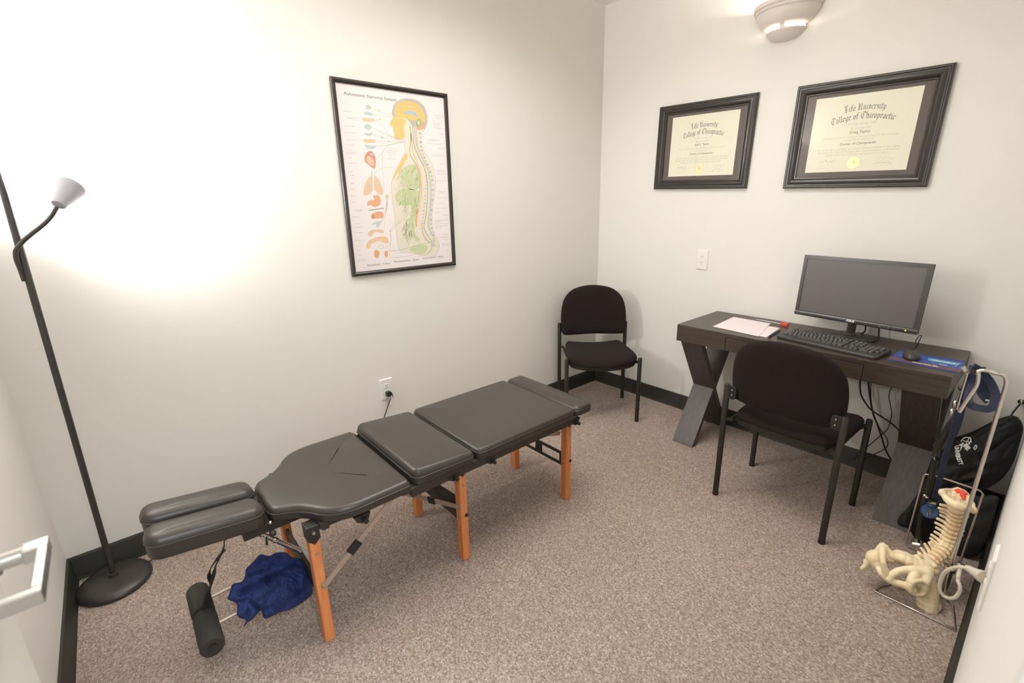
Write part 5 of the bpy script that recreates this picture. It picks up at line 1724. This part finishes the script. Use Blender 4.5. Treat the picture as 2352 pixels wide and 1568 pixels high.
t2.ball(q4(865, 330, -0.70), 0.009, 8)
t2.build('black_stop', 'blkplastic', tr, world=True)
t2 = MB()
c = q5(285, 1120, -0.61)
t2.tube([q5(270, 1060, -0.61), q5(265, 1140, -0.61)], 0.006, 10)
t2.tube([q5(225, 1140, -0.61), q5(330, 1160, -0.61)], 0.013, 14)
t2.tube(crom([q5(330, 1085, -0.61), q5(355, 1150, -0.61), q5(345, 1210, -0.61), q5(325, 1240, -0.61)], 4), 0.004, 8)
t2.build('pivot_fitting', 'chrome', tr, world=True)
MB().ball(q5(385, 470, -0.62), 0.007, 8).build('chrome_rivet', 'chrome', tr, world=True)
MB().ball(q5(410, 495, -0.62), 0.006, 8).build('chrome_rivet', 'chrome', tr, world=True)
MB().cyl(q4(580, 1065, -0.635), q4(605, 1075, -0.65), 0.008, 12).build('chrome_collar', 'chrome', tr, world=True)
kn = MB()
kc_ = q5(455, 690, -0.64); kn_v = (CAM - kc_).normalized()
kn.cyl(kc_ - kn_v * 0.014, kc_ + kn_v * 0.010, 0.028, 28)
kn.tube([q5(480, 580, -0.64), q5(478, 620, -0.64)], 0.0155, 20)
ko = kn.build('blue_knob', 'blueplastic', tr, world=True, bevel=0.003)
cl_ = MB()
cc = kc_ + kn_v * 0.013
qv = M3 @ Vector((1, 0, 0)); qu = M3 @ Vector((0, 1, 0))
uo = [cc + qv * a + qu * b - qu * 0.012 for a, b in ((-0.010, 0.008), (-0.010, -0.002), (-0.007, -0.006), (0.007, -0.006), (0.010, -0.002), (0.010, 0.008))]
cl_.tube(crom(uo, 3), 0.0022, 8)
cl_.beam(cc - qu * 0.012, cc + qu * 0.012 + qv * 0.003, 0.003, 0.007)
cl_.lathe([(0.0001, 0.0), (0.0135, 0.0), (0.0135, 0.003), (0.0001, 0.004)], q5(485, 568, -0.64), 20)
cl_.build('metal_clip', 'chrome', ko, world=True)
MB().ball(q5(685, 1315, -0.63), 0.008, 8, (1, 1, 1.5)).build('blue_cap', 'blueplastic', tr, world=True)
t2 = MB()
t2.tube([q5(800, 1440, -0.60), q5(930, 1440, -0.60)], 0.005, 10)
t2.tube([q5(860, 1420, -0.60), q5(850, 1380, -0.60)], 0.004, 8)
t2.build('wheel_axle', 'chrome', tr, world=True)

# ---- navy strap hanging from the top of the stand
ns = thing('navy_strap', 'long navy webbing strap hanging from the chrome stand with looped end', 'strap', tuple(PX(2235, 845, -0.72)))
r1 = ribbon([q4(985, 90, -0.725), q4(940, 200, -0.715), q4(880, 400, -0.70), q4(820, 620, -0.69), q4(760, 850, -0.68), q4(700, 1050, -0.665), q4(650, 1250, -0.655), q4(590, 1490, -0.645)], (0.016, 0.022), 0.0015, tuple(M3 @ Vector((1, 0, 0.2))))
r1.build('strap_length', 'navystrap', ns, world=True)
r1 = ribbon([q4(1015, 85, -0.715), q4(990, 200, -0.705), q4(930, 400, -0.69), q4(880, 560, -0.68), q4(840, 720, -0.67), q4(790, 840, -0.67)], (0.014, 0.016), 0.0015, tuple(M3 @ Vector((1, 0, 0.2))))
r1.build('strap_length', 'navystrap', ns, world=True)
lp = ribbon([q4(985, 95, -0.79), q4(1070, 150, -0.77), q4(1165, 250, -0.75), q4(1222, 370, -0.75), q4(1225, 470, -0.77), q4(1180, 540, -0.79), q4(1090, 545, -0.80), q4(990, 520, -0.80), q4(940, 470, -0.79), q4(950, 380, -0.77), q4(985, 280, -0.75), q4(1010, 180, -0.76)], 0.024, 0.004, None, n=6)
lp.build('padded_loop', 'navystrap', ns, world=True)
lp = ribbon([q4(1040, 110, -0.74), q4(1055, 220, -0.72), q4(1085, 320, -0.71), q4(1130, 400, -0.71), q4(1185, 460, -0.72)], 0.040, 0.003, None, n=6)
lp.build('padded_loop', 'navystrap', ns, world=True)
MB().cyl(q4(1120, 455, -0.77), q4(1165, 462, -0.77), 0.0035, 10).build('metal_tip', 'satin', ns, world=True)

# ---- black duffel bag standing in the corner
bg = thing('duffel_bag', 'black bag with white university lettering slumped in the right corner', 'bag', (-0.3, -2.34, 0))
bag_out = [(2132, 1085), (2150, 1040), (2172, 1010), (2193, 1004), (2228, 993), (2255, 980), (2280, 967), (2300, 959), (2320, 954), (2337, 957), (2348, 972), (2350, 990), (2343, 1015), (2334, 1045), (2324, 1069), (2308, 1092), (2291, 1108), (2263, 1124), (2230, 1134), (2190, 1140), (2150, 1136), (2132, 1115)]


def bag_relief(u, v):
    h = 0
    for (p, q), d, w_ in ((((2345, 985), (2262, 1045)), 0.014, 10), (((2250, 1000), (2330, 965)), 0.008, 8), (((2210, 1090), (2290, 1070)), 0.010, 12), (((2170, 1120), (2240, 1105)), 0.010, 10), (((2225, 1010), (2290, 1000)), 0.006, 9), (((2300, 1050), (2335, 1000)), 0.008, 9)):
        t = seg_dist(u, v, p, q) / w_
        if t < 1: h -= d * (1 - t) ** 1.2
    return h + 0.010 * noise.noise(Vector((u * 0.02, v * 0.045, 2))) + 0.004 * noise.noise(Vector((u * 0.07, v * 0.09, 5)))


def bag_place(u, v, h):
    p = PX(u, v, -0.28 + 0.0006 * (u - 2240) - 0.0006 * (v - 1050))
    p = p + (CAM - p).normalized() * h
    p.y = max(p.y, -2.446); p.x = min(p.x, -0.004); p.z = max(p.z, 0.002)
    return p


m = puff(bag_out, (2240, 1058), 0.055, 0.11, bag_place, bag_relief)
m.build('bag_body', 'bag', bg, world=True, auto=60)
# lettering follows the bag's side facing the room
c0 = PX(2206, 1040, -0.36)
nrm = (CAM - c0).normalized()
uR = (M3 @ Vector((1, 0, 0))); uR = (uR - nrm * uR.dot(nrm)).normalized(); uU = nrm.cross(uR); uU = uU if uU.z > 0 else -uU


def bagpt(u, v):
    p = PX(u, v, -0.30)
    d = (p - CAM).normalized()
    return p, d


# wrap: cast each vertex onto the bag mesh
from mathutils.bvhtree import BVHTree
bvh = BVHTree.FromPolygons([tuple(v) for v in m.v], m.f)


def onbag(u, v, l=0):
    p, d = bagpt(u, v)
    hit = bvh.ray_cast(CAM, d)
    if hit[0] is None: return p
    return hit[0] - d * 0.002


bf = Flat(onbag)


def bagtext(txt, p0, p1, up, size, arch=0.0):
    V, F = text2d(txt, 1.0, align='LEFT', bold=0.045)
    mx = max(a for a, b in V)
    d = Vector(p1) - Vector(p0); n2 = Vector(up)
    bf.use('logo')
    vv = []
    for a, b in V:
        t = a / mx
        q = Vector(p0) + d * t + n2 * (b * size + arch * math.sin(PI * t))
        vv.append(onbag(q.x, q.y))
    i = bf.addv(vv)
    for f in F: bf.face([i + k for k in f])


bagtext('UNIVERSITY', (2193, 1024), (2204, 1068), (0.97, -0.2), 14, -3)
bagtext('LIFE', (2203, 1022), (2222, 1035), (0.75, -0.6), 14, 3)
bf.line([(2207, 1014), (2213, 1006), (2222, 1004), (2230, 1008), (2226, 1018), (2217, 1022)], 2.2, 'logo', 1, 4)
for q_ in ([(2206, 1030), (2212, 1018), (2218, 1026), (2222, 1012), (2228, 1020)], [(2212, 1010), (2220, 1014), (2228, 1004), (2231, 1016)], [(2216, 1032), (2222, 1024), (2227, 1030)], [(2203, 1020), (2209, 1026), (2205, 1034)]):
    bf.line(q_, 1.8, 'logo', 1, 4)
bf.line([(2236, 1030), (2241, 1022), (2244, 1026), (2238, 1033)], 2.0, 'logo', 1, 3)
bf.done('bag_lettering', bg, world=True, label='white printed lettering')
st_ = MB().tube(crom([PX(2318, 962, -0.21), PX(2326, 948, -0.13), PX(2334, 938, -0.07), PX(2342, 929, -0.03)], 5), 0.0035, 8)
st_.build('bag_cord', 'web', bg, world=True)
# chrome hook on the wall
hk = thing('wall_hook', 'small chrome hook on the wall holding up the black bag cord', 'hook', tuple(PX(2346, 922, 0)))
hp = PX(2346, 922, 0)
MB().cyl(hp, hp + Vector((-0.004, 0, 0)), 0.012, 18).build('hook_plate', 'chrome', hk, world=True)
MB().tube(crom([hp + Vector((-0.003, 0, 0)), hp + Vector((-0.025, 0, -0.004)), hp + Vector((-0.038, 0, 0.004)), hp + Vector((-0.036, 0, 0.02))], 4), 0.004, 10).build('hook_arm', 'chrome', hk, world=True)
# ---- black case on the floor under the bag
cs = thing('carry_case', 'floppy black carry case on the floor behind the wire frame', 'case', (-0.5, -2.30, 0))
case_out = [(2130, 1098), (2165, 1112), (2200, 1128), (2245, 1138), (2275, 1136), (2297, 1145), (2298, 1175), (2288, 1215), (2272, 1245), (2245, 1275), (2205, 1283), (2150, 1262), (2105, 1240), (2088, 1215), (2064, 1206), (2064, 1188), (2090, 1158), (2112, 1125)]


def case_place(u, v, h):
    t = (v - 1095) / 190
    p = PX(u, v, -0.37 - 0.12 * t - 0.12 * max(0, min(1, (2150 - u) / 70)))
    p = p + (CAM - p).normalized() * h
    p.y = max(p.y, -2.432); p.z = max(p.z, 0.003)
    return p


def case_relief(u, v):
    return 0.006 * noise.noise(Vector((u * 0.03, v * 0.03, 9))) - 0.006 * max(0, 1 - seg_dist(u, v, (2100, 1180), (2250, 1160)) / 8)


puff(case_out, (2190, 1195), 0.02, 0.03, case_place, case_relief, 120, 16).build('case_body', 'bag', cs, world=True, auto=60)
